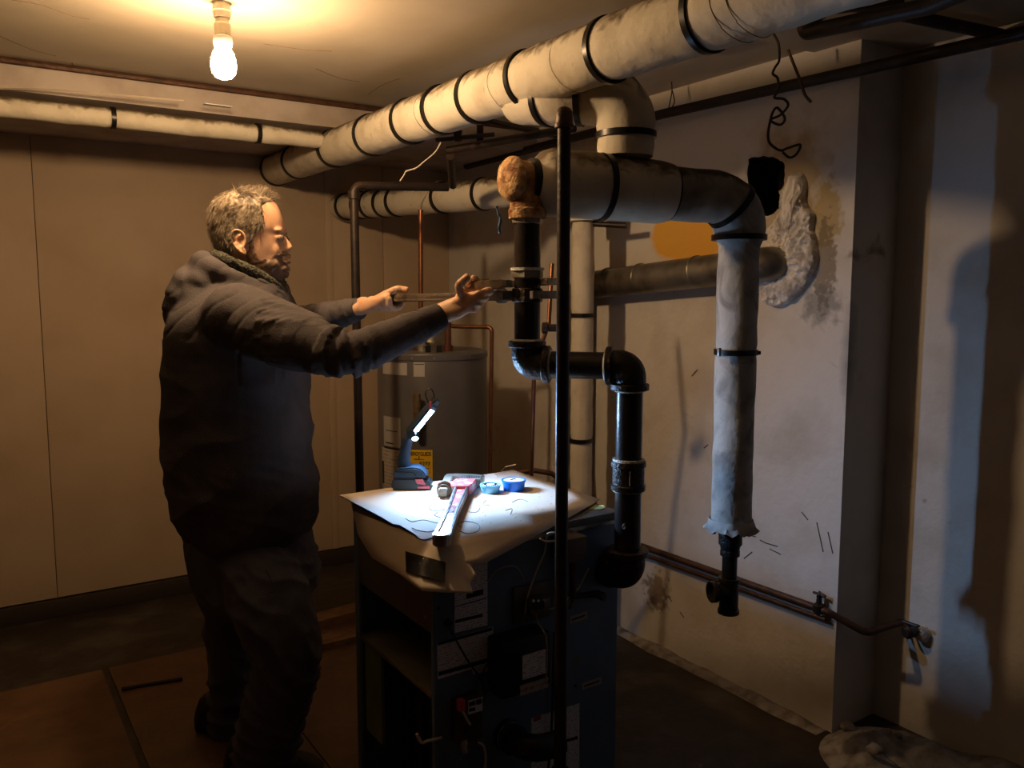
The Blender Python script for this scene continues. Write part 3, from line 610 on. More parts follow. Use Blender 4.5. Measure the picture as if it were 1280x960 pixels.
# ================================================================ BOILER
P0, P1, Q0, Q1, ZT = .925, 1.512, 1.735, 2.22, .9
R = BO = thing('boiler', 'dark blue steel boiler with an open left side and labels on its front', 'boiler', (1.2, 1.98, 0))
lp = lambda u, v, off=0: at(u, v, p=P0-off)
fq = lambda u, v, off=0: at(u, v, q=Q0-off)
P_box('front_panel', (P0, Q0, .02), (P1, Q0+.02, ZT-.03), 'boiler', R, .002)
P_box('side_panel', (P1-.012, Q0+.021, .02), (P1, Q1, ZT-.03), 'boiler', R, .002)
P_box('back_panel', (P0, Q1-.012, .02), (P1-.013, Q1, ZT-.03), 'boiler', R, .002)
b = B(); box(b, (P0-.004, Q0-.006, ZT-.028), (P1+.004, Q1+.004, ZT-.004), .003); TP = mk('top_panel', b, 'greybox', R)
P_box('top_panel_edge', (P0-.006, Q0-.010, ZT-.034), (P1+.006, Q0-.006, ZT-.024), 'bright', R)
c = at(748, 632, Z=ZT); P_lathe('knockout_hole', V((c.x-.01, c.y, ZT-.0045)), (0, 0, 1), [(0, .030), (.002, .030), (.0025, .026), (.001, .025)], 'brass', R, 28)
P_lathe('knockout_plug', V((c.x-.01, c.y, ZT-.006)), (0, 0, 1), [(0, .025), (.003, .025)], 'green', R, 28)
z = lambda v, u=500: lp(u, v).z
zr0, zsh, = lp(530, 785).z, lp(539, 868).z
P_box('top_rail', (P0-.002, Q0+.015, zr0), (P0+.008, Q1-.0, lp(530, 712).z), 'panel', R, .001)
P_box('shelf', (P0, Q0+.021, zsh-.012), (P1-.02, Q1-.013, zsh), 'panel', R, .001)
P_box('front_flange', (P0-.003, Q0-.001, .02), (P0+.010, Q0+.012, ZT-.05), 'boiler', R, .001)
P_box('rear_flange', (P0-.003, Q1-.03, .02), (P0+.008, Q1, ZT-.03), 'boiler', R, .001)
P_box('insulation_board', (P0+.012, Q1-.14, .22), (P0+.022, Q1-.031, zsh-.013), 'green', R)
b = B(); box(b, (P0+.10, Q0+.05, .05), (P1-.05, Q1-.10, zsh-.06), .015)
for k in range(4): box(b, (P0+.085, Q0+.07+k*.085, .08), (P0+.1, Q0+.115+k*.085, zsh-.10), .005)
mk('cast_block', b, 'castiron', R)
for x in (P0+.03, P1-.03):
    for y in (Q0+.03, Q1-.03): P_box('foot', (x-.02, y-.02, 0), (x+.02, y+.02, .02), 'black', R)
P_lathe('screw', lp(533, 771), (-1, 0, 0), [(0, .006), (.004, .005), (.005, .002)], 'bright', R, 10)
def fplate(name, px, m, th=.0012, off=0, parent=None):
    return_b = B(); prism(return_b, [fq(u, v, off+.0002) for u, v in px], (0, -th, 0)); return mk(name, return_b, m, parent or R)
fplate('paper_label', [(568,700),(609,694),(609,781),(568,791)], 'printed')
fplate('label_bar', [(583,742),(604,736),(604,743),(583,749)], 'ink', .0006, .0014)
fplate('label_bar', [(569,775),(603,767),(603,771),(569,779)], 'ink', .0006, .0014)
fplate('label_bar', [(569,758),(608,747),(608,748),(569,759)], 'ink', .0006, .0014)
L2 = fplate('tilted_label', [(546,803),(616,783),(616,828),(547,849)], 'printed')
fplate('label_bar', [(547,803),(615,784),(615,788),(547,807)], 'ink', .0006, .0014); fplate('label_bar', [(548,840),(616,821),(616,826),(548,845)], 'ink', .0006, .0014)
fplate('paper_label', [(590,836),(617,829),(617,838),(591,843)], 'printed')
fplate('large_label', [(664,898),(724,879),(724,985),(664,1005)], 'printed')
fplate('label_bar', [(667,897),(676,894),(676,899),(667,902)], 'toolred', .0006, .0014); fplate('label_bar', [(707,924),(722,920),(722,924),(707,928)], 'ink', .0006, .0014)
for q in ([(712,771),(734,764),(734,773),(712,780)], [(727,854),(752,846),(752,854),(727,862)]):
    fplate('name_strip', q, 'greylabel'); a = q; m1 = lambda i, j, t: (a[i][0]*(1-t)+a[j][0]*t, a[i][1]*(1-t)+a[j][1]*t)
    fplate('label_bar', [(a[0][0]+3, a[0][1]+3), (a[1][0]-3, a[1][1]+4), (a[1][0]-3, a[1][1]+6), (a[0][0]+3, a[0][1]+5)], 'ink', .0006, .0014)
P_lathe('round_sticker', fq(721, 825), (0, -1, 0), [(0, .010), (.001, .010)], 'green', R, 20)
for u, v in ((678,728), (719,857), (548,760), (655,800)): P_lathe('screw', fq(u, v), (0, -1, 0), [(0, .005), (.003, .004), (.004, .001)], 'darkpipe', R, 8)
def fbox(name, u0, v0, u1, v1, d, m, off=0, bev=.003, parent=None):
    uc, vc = (u0+u1)/2, (v0+v1)/2
    return P_box(name, (fq(u0, vc, d).x, Q0-off-d, fq(uc, v1, d).z), (fq(u1, vc, d).x, Q0-off, fq(uc, v0, d).z), m, parent or R, bev)
fbox('junction_plate', 643, 730, 690, 776, .012, 'greybox')
SQ = fbox('transformer', 662, 748, 684, 768, .035, 'greybox', .012, .002); 
P_box('terminal', (fq(667,760,.05).x, Q0-.052, fq(670,762,.05).z), (fq(680,760,.05).x, Q0-.047, fq(670,753,.05).z), 'ink', R)
for u in (666, 672, 679): P_lathe('terminal_screw', fq(u, 751, .047), (0, -1, .2), [(0, .005), (.004, .004)], 'bright', R, 8)
AQ = fbox('control_box', 627, 797, 690, 868, .075, 'black', 0, .012)
fplate('control_label', [(653,820),(682,811),(682,841),(653,850)], 'printed', .001, .0752, AQ); fplate('control_label', [(650,857),(685,846),(685,859),(650,870)], 'printed_tan', .001, .0752, AQ)
fbox('pressure_control', 708, 672, 735, 703, .07, 'greybox', 0, .006)
P_tube('siphon_pipe', fillet([fq(716, 700, .04), fq(716, 745, .04), fq(716, 745, 0)], [.015]), .009, 'brownpipe', R, 10)
P_tube('drain_nipple', [fq(716, 746, .03), fq(742, 742, .03)], .008, 'darkpipe', R, 10)
P_lathe('nipple_ring', fq(746, 742, 0), (0, -1, 0), [(0, .012), (.03, .012), (.034, .009)], 'greybox', R, 14)
P_lathe('flue_elbow_collar', fq(633, 917), (0, -1, 0), [(0, .042), (.008, .042), (.010, .036), (.03, .036), (.032, .040), (.04, .040), (.042, .034)], 'black', R, 24)
for s in (.012, .026): P_lathe('clamp_ring', fq(633, 917)-V((0, s, 0)), (0, -1, 0), [(0, .037), (.003, .0385), (.006, .037)], 'bright', R, 24)
P_tube('black_elbow', fillet([fq(633, 917), fq(633, 917)-V((0, .10, 0)), fq(633, 917)+V((.10, -.10, -.01))], [.05]), .033, 'black', R, 20)
VB = fbox('switch_box', 572, 874, 603, 928, .035, 'brownpipe', 0, .003)
fplate('switch_label', [(585,876),(603,871),(603,888),(585,893)], 'printed', .001, .0352, VB)
for q in ((586,877,594,882), (595,874,602,880), (586,885,594,889)): fplate('label_bar', [(q[0], q[1]+1), (q[2], q[1]-1), (q[2], q[3]-1), (q[0], q[3]+1)], 'ink', .0006, .0364)
P_box('switch_toggle', (fq(574,880,.05).x, Q0-.055, fq(574,890,.05).z), (fq(581,880,.05).x, Q0-.035, fq(574,876,.05).z), 'toolred', R, .002)
P_lathe('conduit_nut', fq(579, 925, .03), (0, -.3, -1), [(0, .010), (.012, .010), (.014, .007), (.03, .007)], 'zinc', R, 10)
P_lathe('cord_knob', fq(559, 778), (0, -1, 0), [(0, .010), (.01, .010), (.014, .006)], 'black', R, 14)
def fw(name, px, r, m, n=5): P_tube(name, catmull([fq(u, v, o) for u, v, o in px], n), r, m, R, 6)
fw('cord', [(559,778,.01),(570,800,.012),(585,826,.014),(600,848,.014),(607,870,.02)], .0025, 'black')
fw('cord', [(607,870,.02),(603,850,.03),(606,835,.03),(613,828,.03),(617,838,.03),(612,856,.03),(606,872,.03),(597,895,.03),(594,910,.03),(596,930,.03)], .002, 'black')
fw('white_wire', [(610,728,.02),(618,716,.02),(630,709,.02),(643,708,.02),(650,715,.02),(654,727,.015)], .0022, 'grey_wire')
fw('white_wire', [(683,672,.04),(681,690,.03),(673,708,.02),(666,726,.02),(659,748,.02),(656,768,.02)], .0022, 'white_wire')
fw('white_wire', [(675,673,.05),(684,677,.05),(700,674,.05),(695,667,.05),(686,667,.05),(683,672,.04)], .003, 'white_wire')
fw('grey_conduit', [(706,682,.03),(714,697,.03),(717,716,.03),(717,745,.03),(712,762,.03)], .005, 'greybox')
fw('white_wire', [(736,710,.02),(729,724,.02),(724,734,.02),(714,744,.03),(707,752,.03),(704,768,.03)], .0022, 'white_wire')
fw('white_wire', [(670,767,.05),(672,777,.05),(680,790,.08),(683,800,.085),(684,830,.085),(682,848,.085),(677,862,.085)], .002, 'grey_wire')
fw('white_wire', [(704,757,.03),(693,760,.04),(684,762,.045)], .002, 'grey_wire')
fw('grey_wire', [(597,928,.03),(604,932,.03),(607,945,.03),(606,965,.03)], .003, 'white_wire')
fw('orange_wire', [(578,888,.045),(584,900,.045),(588,906,.045)], .003, 'white_wire')
fw('cable_tie', [(521,917,.0),(527,928,.003),(535,926,.003),(552,922,.003)], .004, 'white_wire')
fw('burner_cable', [(693,790,.01),(691,860,.01),(689,920,.015),(685,965,.02)], .004, 'black')
# ---------------------------------------------------------------- cardboard sheet draped over the corner
def on_plane(u, v, P, n):
    r = c2w(ray(u, v)); P = V(P); n = V(n); o = V((0, 0, CH)); return o+r*((P-o).dot(n)/r.dot(n))
TF, TLf = 1.0, .55
nf = V((0, -1, TF)); nf = V((0, 1, -TF)).normalized(); nl = V((1, 0, -TLf)).normalized(); Kc = V((P0-.006, Q0-.008, ZT))
zt = ZT+.0012
Fp = lambda u, v: on_plane(u, v, Kc, nf); Lp_ = lambda u, v: on_plane(u, v, Kc, nl)
K = V((Kc.x, Kc.y, zt)); S = (Fp(528, 739)+Lp_(528, 739))/2; S1 = (Fp(524, 708)+Lp_(524, 708))/2
A = at(437, 618, Z=zt); Bb = at(641, 588, Z=zt); C = at(750, 625, Z=zt); Cx = V((Fp(706, 649).x, Kc.y, zt))
Ax = V((Kc.x, A.y, zt))
def grid_mesh(polys):
    b = B(); cache = {}
    for poly in polys:
        vs = []
        for q in poly:
            k = tuple(round(x, 4) for x in q)
            if k not in cache: cache[k] = b.verts.new(q)
            vs.append(cache[k])
        b.faces.new(vs)
    return b
b = grid_mesh([[K, Cx, C, Bb, Ax], [Ax, Bb, A] if (A-Ax).length > .004 else [K, Cx, C],
  [K, S1, S, Fp(560,741), Fp(591,742), Fp(587,729), Fp(595,719), Fp(588,707), Fp(607,704), Cx],
  [K, Ax, A, Lp_(448,668), Lp_(466,698), Lp_(500,718), S, S1]])
bmesh.ops.triangulate(b, faces=b.faces); bmesh.ops.subdivide_edges(b, edges=b.edges, cuts=3, use_grid_fill=True)
for v_ in b.verts:
    if v_.co.z < ZT-.04: v_.co += V((-.4, -.5, .2))*.003*noise.noise(v_.co*10)
CB = mk('cardboard_sheet', b, 'kraft', None, ang=1.2); md = CB.modifiers.new('s', 'SOLIDIFY'); md.thickness = .0025; md.offset = 1
tag(CB, 'creased cardboard sheet draped over the boiler top, marked with pen', 'cardboard')
CBt = ZT+.0045
from mathutils.bvhtree import BVHTree
bpy.context.view_layer.update(); dg = bpy.context.evaluated_depsgraph_get(); oe = CB.evaluated_get(dg); bv = BVHTree.FromObject(CB, dg)
def tape_grid(c4, nu=10, nv=4):
    b = B(); F_, K_ = [], []
    for i in range(nu+1):
        f1, f2 = [], []
        for j in range(nv+1):
            s, t = i/nu, j/nv; u = (c4[0][0]*(1-s)+c4[1][0]*s)*(1-t)+(c4[3][0]*(1-s)+c4[2][0]*s)*t; v = (c4[0][1]*(1-s)+c4[1][1]*s)*(1-t)+(c4[3][1]*(1-s)+c4[2][1]*s)*t
            r = c2w(ray(u, v)).normalized(); h, n_, _, _ = bv.ray_cast(V((0, 0, CH))-WO[CB], r)
            if h is None: h = (F_[-1][j].co-WO[CB]) if F_ else at(u, v, Y=2)-WO[CB]; n_ = -r
            if n_.dot(r) > 0: n_ = -n_
            h = h+WO[CB]; f1.append(b.verts.new(h-r*.007+n_*.001)); f2.append(b.verts.new(h-r*.0005))
        F_.append(f1); K_.append(f2)
    for L_ in (F_, K_):
        for i in range(nu):
            for j in range(nv): b.faces.new((L_[i][j], L_[i+1][j], L_[i+1][j+1], L_[i][j+1]))
    return mk('tape_strip', b, 'tape', CB)
tape_grid([(507, 689), (557, 703), (556, 727), (508, 715)])
random.seed(4)
def pen(px, r=.0008): P_tube('pen_line', catmull([at(u, v, Z=CBt-.0004) for u, v in px], 4), r, 'pencil', CB, 4)
pen([(575,664),(585,667),(597,664),(599,657),(592,653),(580,652),(573,655),(576,659)], .001)
pen([(536,634),(540,638),(556,637),(545,631),(540,630),(536,634)]); pen([(507,648),(515,652),(530,650),(548,654),(552,648),(543,644),(548,640)]); pen([(586,640),(596,640),(600,634),(597,630)])
pen([(515,660),(522,663),(536,665),(545,662)], .0014); pen([(640,628),(650,624),(660,627)]); pen([(608,625),(604,630),(612,632)]); pen([(562,646),(568,642),(575,645)])
pen([(520,672),(530,675),(541,672),(548,668)], .0018); pen([(632,638),(640,636),(638,643)])
b = B()
for k in range(70):
    u, v = random.uniform(560, 690), random.uniform(612, 655); q = at(u, v, Z=CBt); ball(b, q, (.0012*random.uniform(.5, 1.6), .0012, .0004), 6, 4)
mk('pen_specks', b, 'pencil', CB)
# ---------------------------------------------------------------- pipe wrenches
def wrench(name, label, E, X, Yd, L, gap, s, paint, group=None, zt=.011, lettering=False):
    E, X = V(E), V(X).normalized(); Yd = (V(Yd)-X*V(Yd).dot(X)).normalized(); Z = X.cross(Yd)
    if Z.z < 0: Z = -Z
    f = lambda x, y, z=0: E+X*x+Yd*y+Z*z
    R = thing(name, label, 'wrench', E, group)
    def pr(nm, poly, th, m, z0=0, par=None):
        b = B(); prism(b, [f(x, y, z0-th/2) for x, y in poly], Z*th); bmesh.ops.recalc_face_normals(b, faces=b.faces)
        bmesh.ops.bevel(b, geom=b.edges[:], offset=min(.0018*s, th*.2), segments=2, affect='EDGES'); return mk(nm, b, m, par or R)
    hx = L-gap/2; xh = hx-.085*s
    w0, w1 = .017*s, .013*s
    edge = [(.0, w0*.7), (.012*s, w0), (.05*s, w0*.9), (.5*xh, w1), (xh, w1*1.25)]
    pr('handle', [(x, y) for x, y in edge]+[(x, -y) for x, y in edge[::-1]], .010*s, paint)
    for sg in (1, -1):
        rim = [(x, sg*y) for x, y in edge[1:]]+[(x, sg*(y-.006*s)) for x, y in edge[1:][::-1]]; pr('handle_rim', rim, .020*s, 'steel' if paint != 'redpaint' else 'bright')
    pr('handle_end', [(-.004*s, w0*.55), (.004*s, w0*.95), (.022*s, w0*1.02), (.022*s, -w0*1.02), (.004*s, -w0*.95), (-.004*s, -w0*.55)], .022*s, 'bright' if paint == 'redpaint' else 'steel')
    y0 = max(.028*s, gap/2-.002)
    pr('housing', [(xh-.012*s, -.018*s), (xh-.012*s, .020*s), (xh+.012*s, y0+.004), (xh+.018*s, y0+.030*s), (xh+.036*s, y0+.032*s), (xh+.040*s, y0-.002), (xh+.060*s, .022*s), (hx-.018*s, .018*s), (hx-.018*s, -.030*s), (xh+.02*s, -.026*s)], .024*s, paint)
    pr('heel_jaw', [(hx-.018*s, -.040*s), (hx-.018*s, .014*s), (hx, .014*s), (hx, -.040*s)], .020*s, 'steel')
    b = B()
    for k in range(9): y = -.038*s+k*.0058*s; prism(b, [f(hx-.001, y, -.0095*s), f(hx+.0025*s, y+.0025*s, -.0095*s), f(hx-.001, y+.005*s, -.0095*s)], Z*.019*s)
    mk('jaw_teeth', b, 'bright', R)
    xt = L+gap/2
    HJ = pr('hook_jaw', [(xh-.03*s, y0+.003), (xt-.002, y0+.003), (xt, y0-.004), (xt, -.040*s), (xt+.016*s, -.046*s), (xt+.026*s, -.02*s), (xt+.032*s, y0), (xt+.026*s, y0+.022*s), (xt+.01*s, y0+.025*s), (xh-.03*s, y0+.022*s)], .018*s, 'steel')
    b = B()
    for k in range(9): y = -.038*s+k*.0058*s; prism(b, [f(xt+.001, y, -.0085*s), f(xt-.0025*s, y+.0025*s, -.0085*s), f(xt+.001, y+.005*s, -.0085*s)], Z*.017*s)
    mk('jaw_teeth', b, 'bright', R)
    b = B()
    for k in range(5): x0 = xh-.010*s+k*.0044*s; lathe(b, f(x0-.0, y0+.012*s), X, [(0, .015*s), (.0018*s, .0185*s), (.0036*s, .015*s)], 24)
    lathe(b, f(xh-.012*s, y0+.012*s), X, [(0, .0155*s), (.026*s, .0155*s)], 24); mk('adjusting_nut', b, 'steel', R)
    if lettering: text_on(R, lettering, .017*s, lambda x, y, z: f(xh*.52+x, (y if True else -y)*(-1 if (X.cross(Yd)).z < 0 else 1), .0052*s+z), 'redletter', 'raised_lettering', .0012)
    return R
e, h = at(551, 676, Z=CBt+.013*1.3), at(582, 600, Z=CBt+.013*1.3)
X = (h-e); Lw = X.length
wrench('pipe_wrench', 'large red-painted pipe wrench lying on the cardboard sheet', e, X, c2w((-1, .15, 0)), Lw-.01, .028, 1.28, 'redpaint', lettering='RIDGID')
# ---------------------------------------------------------------- thread tape tubs
def tub(u, v, r, h, m, label, ring=False):
    c = at(u, v, Z=CBt); R = thing('tape_tub', label, 'tub', c)
    P_lathe('tub_body', c, Zup, [(0, r*.84), (.001, r*.86), (h-.006, r*.95), (h-.005, r*1.0), (h, r*1.0), (h, r*.88), (h-.004, r*.86)], m, R, 40)
    P_lathe('tub_content', c, Zup, [(h-.006, r*.85), (h-.002, r*.85), (h-.001, r*.5)], 'white', R, 40)
    b = B()
    if ring:
        for a in range(14): t = a*2*pi/14+.1; tube(b, [c+V((cos(t)*r*.42, sin(t)*r*.42, h)), c+V((cos(t+.25)*r*.62, sin(t+.25)*r*.62, h))], .0014, 5)
        tube(b, [c+V((cos(k*pi/16)*r*.74, sin(k*pi/16)*r*.74, h-.001)) for k in range(33)], .001, 5)
    else:
        tube(b, [c+V((cos(k*pi/8)*r*.2, sin(k*pi/8)*r*.16, h)) for k in range(10)], .0016, 5); tube(b, [c+V((-.3*r, .1*r, h)), c+V((.2*r, .2*r, h))], .0012, 5)
    mk('printed_mark', b, 'ink', R); return R
tub(613, 615, .0315, .024, 'lightcup', 'pale blue round tape tub, nearer the red wrench', True)
tub(642, 612, .0375, .032, 'bluecup', 'bright blue round tape tub, right of the pale one')
# ---------------------------------------------------------------- work light
c = at(515, 609.5, Z=CBt); U, Fw = c2w((1, 0, 0)), c2w((0, 1, 0))
R = thing('work_light', 'blue cordless work light glowing white, standing on the cardboard before the heater', 'work light', c)
g = lambda a, z, d=0: c+U*a+V((0, 0, z))+Fw*d
def wp(nm, poly, d0, d1, m, bev=.003, par=None):
    b = B(); prism(b, [g(a, z, d0) for a, z in poly], Fw*(d1-d0)); bmesh.ops.recalc_face_normals(b, faces=b.faces); bmesh.ops.bevel(b, geom=b.edges[:], offset=bev, segments=2, affect='EDGES'); return mk(nm, b, m, par or R)
BT = wp('battery', [(-.058,.003),(-.060,.022),(-.050,.036),(.030,.036),(.060,.024),(.062,.006),(.054,0),(-.050,0)], -.036, .036, 'black', .004)
wp('battery_clip', [(.022,.006),(.058,.006),(.058,.014),(.022,.012)], -.038, -.0355, 'toolred', .0006)
wp('battery_badge', [(.020,.020),(.046,.018),(.038,.034),(.014,.035)], -.0385, -.036, 'toolred', .0006)
wp('base', [(-.052,.036),(-.054,.052),(-.040,.066),(.012,.070),(.034,.064),(.052,.040),(.040,.035)], -.033, .033, 'toolblue', .004)
wp('side_rib', [(-.046,.058),(.012,.052),(.018,.042),(-.030,.050)], -.037, -.032, 'black', .001)
b = B(); tube(b, [g(-.022, .06), g(-.024, .09), g(-.018, .125), g(-.012, .150), g(-.004, .160)], [(.019,.022),(.017,.019),(.0165,.017),(.019,.018),(.015,.016)], 16); mk('handle', b, 'toolblue', R)
P_tube('hinge', [g(.002, .170, -.022), g(.002, .170, .022)], .014, 'black', R, 18)
h0 = c2w((.63, 0, .777)); n0 = c2w((.68, -.60, -.52)); n0 = (n0-h0*n0.dot(h0)).normalized(); s0 = h0.cross(n0)
hc = g(.006, .172)
fr = lambda l, s, t: hc+h0*l+s0*s+n0*t
def hb(nm, l0, l1, s0_, s1_, t0, t1, m, bev=.003):
    b = B(); prism(b, [fr(l0, s0_, t0), fr(l1, s0_, t0), fr(l1, s1_, t0), fr(l0, s1_, t0)], n0*(t1-t0)); bmesh.ops.recalc_face_normals(b, faces=b.faces)
    if bev: bmesh.ops.bevel(b, geom=b.edges[:], offset=bev, segments=2, affect='EDGES')
    return mk(nm, b, m, R)
hb('lamp_head', -.010, .108, -.018, .018, -.020, .003, 'toolblue', .004)
hb('light_strip', .010, .092, -.009, .009, .003, .0048, emis('led_glow', LED_COL, STRIP_STR), 0)
b = B(); ball(b, g(.014, .157, -.020), (.011, .006, .007), 14, 10); mk('base_light', b, emis('led_glow_small', LED_COL, 14), R)
P_tube('hanging_hook', catmull([fr(.10, -.01, -.012), g(.045, .29), g(.050, .305), g(.062, .308), g(.070, .295), g(.072, .28)], 5), .0022, 'black', R, 6)
hb('head_cap', .108, .128, -.014, .014, -.020, .0, 'black', .003); wp('power_button', [(.058,.248),(.066,.248),(.066,.272),(.058,.272)], -.024, -.015, 'toolred', .001)
ld = bpy.data.lights.new('work_light_lamp', 'AREA'); ld.shape = 'RECTANGLE'; ld.size = .08; ld.size_y = .016; ld.color = LED_COL; ld.energy = LED_W; ld.spread = radians(165)
lo = bpy.data.objects.new('lamp_light', ld); COL.objects.link(lo); lo.parent = R
zax = -n0; mtx = Matrix((h0, zax.cross(h0), zax)).transposed().to_4x4(); mtx.translation = fr(.051, 0, .0065)-c; lo.matrix_local = mtx
# ---------------------------------------------------------------- water heater
HC = V((1.80, 3.37, 0)); RR = .25; zT = at(543, 440, Y=3.62).z
R = thing('water_heater', 'grey tank water heater with paper labels and a yellow energy label', 'water heater', HC)
P_lathe('tank', HC, Zup, [(.03, RR-.01), (.04, RR), (zT-.02, RR), (zT-.006, RR-.005), (zT, RR-.02), (zT, .05)], 'tank', R, 64)
P_lathe('top_rim', HC, Zup, [(zT-.035, RR+.0005), (zT-.033, RR+.004), (zT-.012, RR+.004), (zT-.008, RR+.0005)], 'tank', R, 64)
for k in range(3): a = k*2.1; P_box('foot', HC+V((cos(a)*.18-.02, sin(a)*.18-.02, 0)), HC+V((cos(a)*.18+.02, sin(a)*.18+.02, .031)), 'black', R)
def chit(u, v, r=RR):
    d = c2w(ray(u, v)); o = V((0, 0, CH)); ox, oy = o.x-HC.x, o.y-HC.y
    a = d.x**2+d.y**2; b_ = 2*(ox*d.x+oy*d.y); c_ = ox*ox+oy*oy-r*r; t = (-b_-sqrt(b_*b_-4*a*c_))/(2*a); q = o+d*t
    a_ = atan2(q.y-HC.y, q.x-HC.x); return (a_-2*pi if a_ > 0 else a_), q.z
def cpatch(nm, u0, v0, u1, v1, m, th=.002):
    a0, z1 = chit(u0, v0); a1, z0 = chit(u1, v1); z1 = (z1+chit(u1, v0)[1])/2; z0 = (z0+chit(u0, v1)[1])/2; b = B(); n = 8; F_ = []; K_ = []
    for r_, L_ in ((RR+th, F_), (RR+.0003, K_)):
        for i in range(n+1):
            a = a0+(a1-a0)*i/n; L_.append([b.verts.new(HC+V((cos(a)*r_, sin(a)*r_, z))) for z in (z0, z1)])
    for i in range(n):
        b.faces.new((F_[i][0], F_[i+1][0], F_[i+1][1], F_[i][1])); b.faces.new((K_[i][0], K_[i][1], K_[i+1][1], K_[i+1][0]))
        for j in (0, 1): b.faces.new((F_[i][j], F_[i+1][j], K_[i+1][j], K_[i][j]))
    for i in (0, n): b.faces.new((F_[i][0], F_[i][1], K_[i][1], K_[i][0]))
    return mk(nm, b, m, R)
cpatch('yellow_label', 505, 562, 541, 612, 'yellow')
cpatch('grey_label', 480, 521, 501, 558, 'greylabel'); cpatch('paper_label', 478, 561, 504, 614, 'printed_tan'); cpatch('pale_label', 479, 453, 509, 468, 'greylabel'); cpatch('small_label', 517, 453, 531, 471, 'greylabel')
def ctext(s, u, v, size, m='ink', sx=1.0):
    a0, zc = chit(u, v); text_on(R, s, size, lambda x, y, z: HC+V((cos(a0+x*sx/RR)*(RR+.0022+z), sin(a0+x*sx/RR)*(RR+.0022+z), zc+y)), m)
ctext('ENERGYGUIDE', 523.5, 567.5, .024, 'ink', .68); ctext('$277', 531, 580, .024); ctext('Estimated Cost', 524, 574, .007)
def cbar(u0, v0, u1, v1, m='ink'): cpatch('printed_bar', u0, v0, u1, v1, m, .0026)
cbar(523.5, 570, 524.5, 574); cbar(518, 585, 537, 585.7); cbar(508, 589, 538, 589.6); cbar(481, 559.5, 504, 561.5); cbar(483, 538, 497, 539); cbar(483, 553, 492, 554.5); cbar(518, 455, 530, 456); cbar(478.5, 576, 481, 604)
HT = V((HC.x, HC.y, zT))
P_lathe('draft_hood', HT, Zup, [(0, .05), (.0, .09), (.012, .09), (.03, .065), (.045, .0605), (.13, .0605)], 'flue', R, 28)
def onz(u, v, dY): q = at(u, v, Y=dY); return q
for u in (560, 528): q = at(u, 432, Y=3.68); P_lathe('water_nipple', V((q.x, q.y, zT-.004)), Zup, [(0, .022), (.03, .022), (.032, .015), (.13 if u > 550 else .07, .015)], 'copper' if u > 550 else 'zinc', R, 16)
for u in (535, 549): q = at(u, 434, Y=3.60); P_box('hood_leg', V((q.x-.012, q.y-.003, zT-.004)), V((q.x+.012, q.y+.003, zT+.03)), 'black', R)
for u, v in ((515, 448), (543, 448), (587, 446)):
    a, z_ = chit(u, v); P_lathe('screw', HC+V((cos(a)*RR, sin(a)*RR, z_)), (cos(a), sin(a), 0), [(0, .006), (.004, .004), (.005, .001)], 'bright', R, 8)
q = at(522, 535, Y=3.52)
P_tube('gas_riser', [at(521, 492, Y=3.50), at(521, 540, Y=3.50)], .016, 'brass', R, 14)
# ================================================================ MAN
YM = 2.56
mc = lambda u, v, Y=YM: w2c(at(u, v, Y=Y))                    # camera-aligned metres (x across, y depth, z up)
def to_world(bm):
    for v_ in bm.verts: v_.co = c2w(v_.co)
    return bm
def limb(bm, pts, seg=20, n=5):                               # pts: (u, v, Y, r)
    P = catmull([mc(u, v, Y) for u, v, Y, r in pts], n); rs = [V((r if not isinstance(r, tuple) else r[0], r if not isinstance(r, tuple) else r[1], 0)) for u, v, Y, r in pts]
    Rr = catmull(rs, n); Rr = [(max(q.x, .002), max(q.y, .002)) for q in Rr]
    e0 = (P[0]-P[1]).normalized()*Rr[0][0]; e1 = (P[-1]-P[-2]).normalized()*Rr[-1][0]
    tube(bm, [P[0]+e0*.8, P[0]+e0*.5]+P+[P[-1]+e1*.5, P[-1]+e1*.8], [(Rr[0][0]*.4, Rr[0][1]*.4), (Rr[0][0]*.82, Rr[0][1]*.82)]+Rr+[(Rr[-1][0]*.82, Rr[-1][1]*.82), (Rr[-1][0]*.4, Rr[-1][1]*.4)], seg)
def slices(bm, rows, Y=YM, seg=36, pw=2.3, front=.0, n=3):     # rows: (v, back u, front u, half width[, y offset])
    D = catmull([V((r[1], r[2], r[3])) for r in rows], n); E_ = catmull([V((r[0], r[4] if len(r) > 4 else 0, 0)) for r in rows], n); rings = []
    for d, e in zip(D, E_):
        a, c = mc(d.x, e.x, Y), mc(d.y, e.x, Y); cx, hx, cz = (a.x+c.x)/2, (c.x-a.x)/2, (a.z+c.z)/2; ring = []
        for k in range(seg):
            t = 2*pi*k/seg; C, S_ = cos(t), sin(t); X = abs(C)**(2/pw)*(1 if C > 0 else -1); Yy = abs(S_)**(2/pw)*(1 if S_ > 0 else -1)
            ring.append(bm.verts.new((cx+hx*X, Y+e.y+d.z*Yy*(1-front*max(0, X)**2), cz)))
        rings.append(ring)
    for i in range(len(rings)-1):
        for k in range(seg): bm.faces.new((rings[i][k], rings[i][(k+1) % seg], rings[i+1][(k+1) % seg], rings[i+1][k]))
    bm.faces.new(rings[0][::-1]); bm.faces.new(rings[-1])
def mcs(u, v, dy, s=-1):
    a = mc(u, v, YM-abs(dy)); return V((a.x, YM+s*abs(dy), a.z))
px = 1040/YM                                                  # pixels per metre at the man
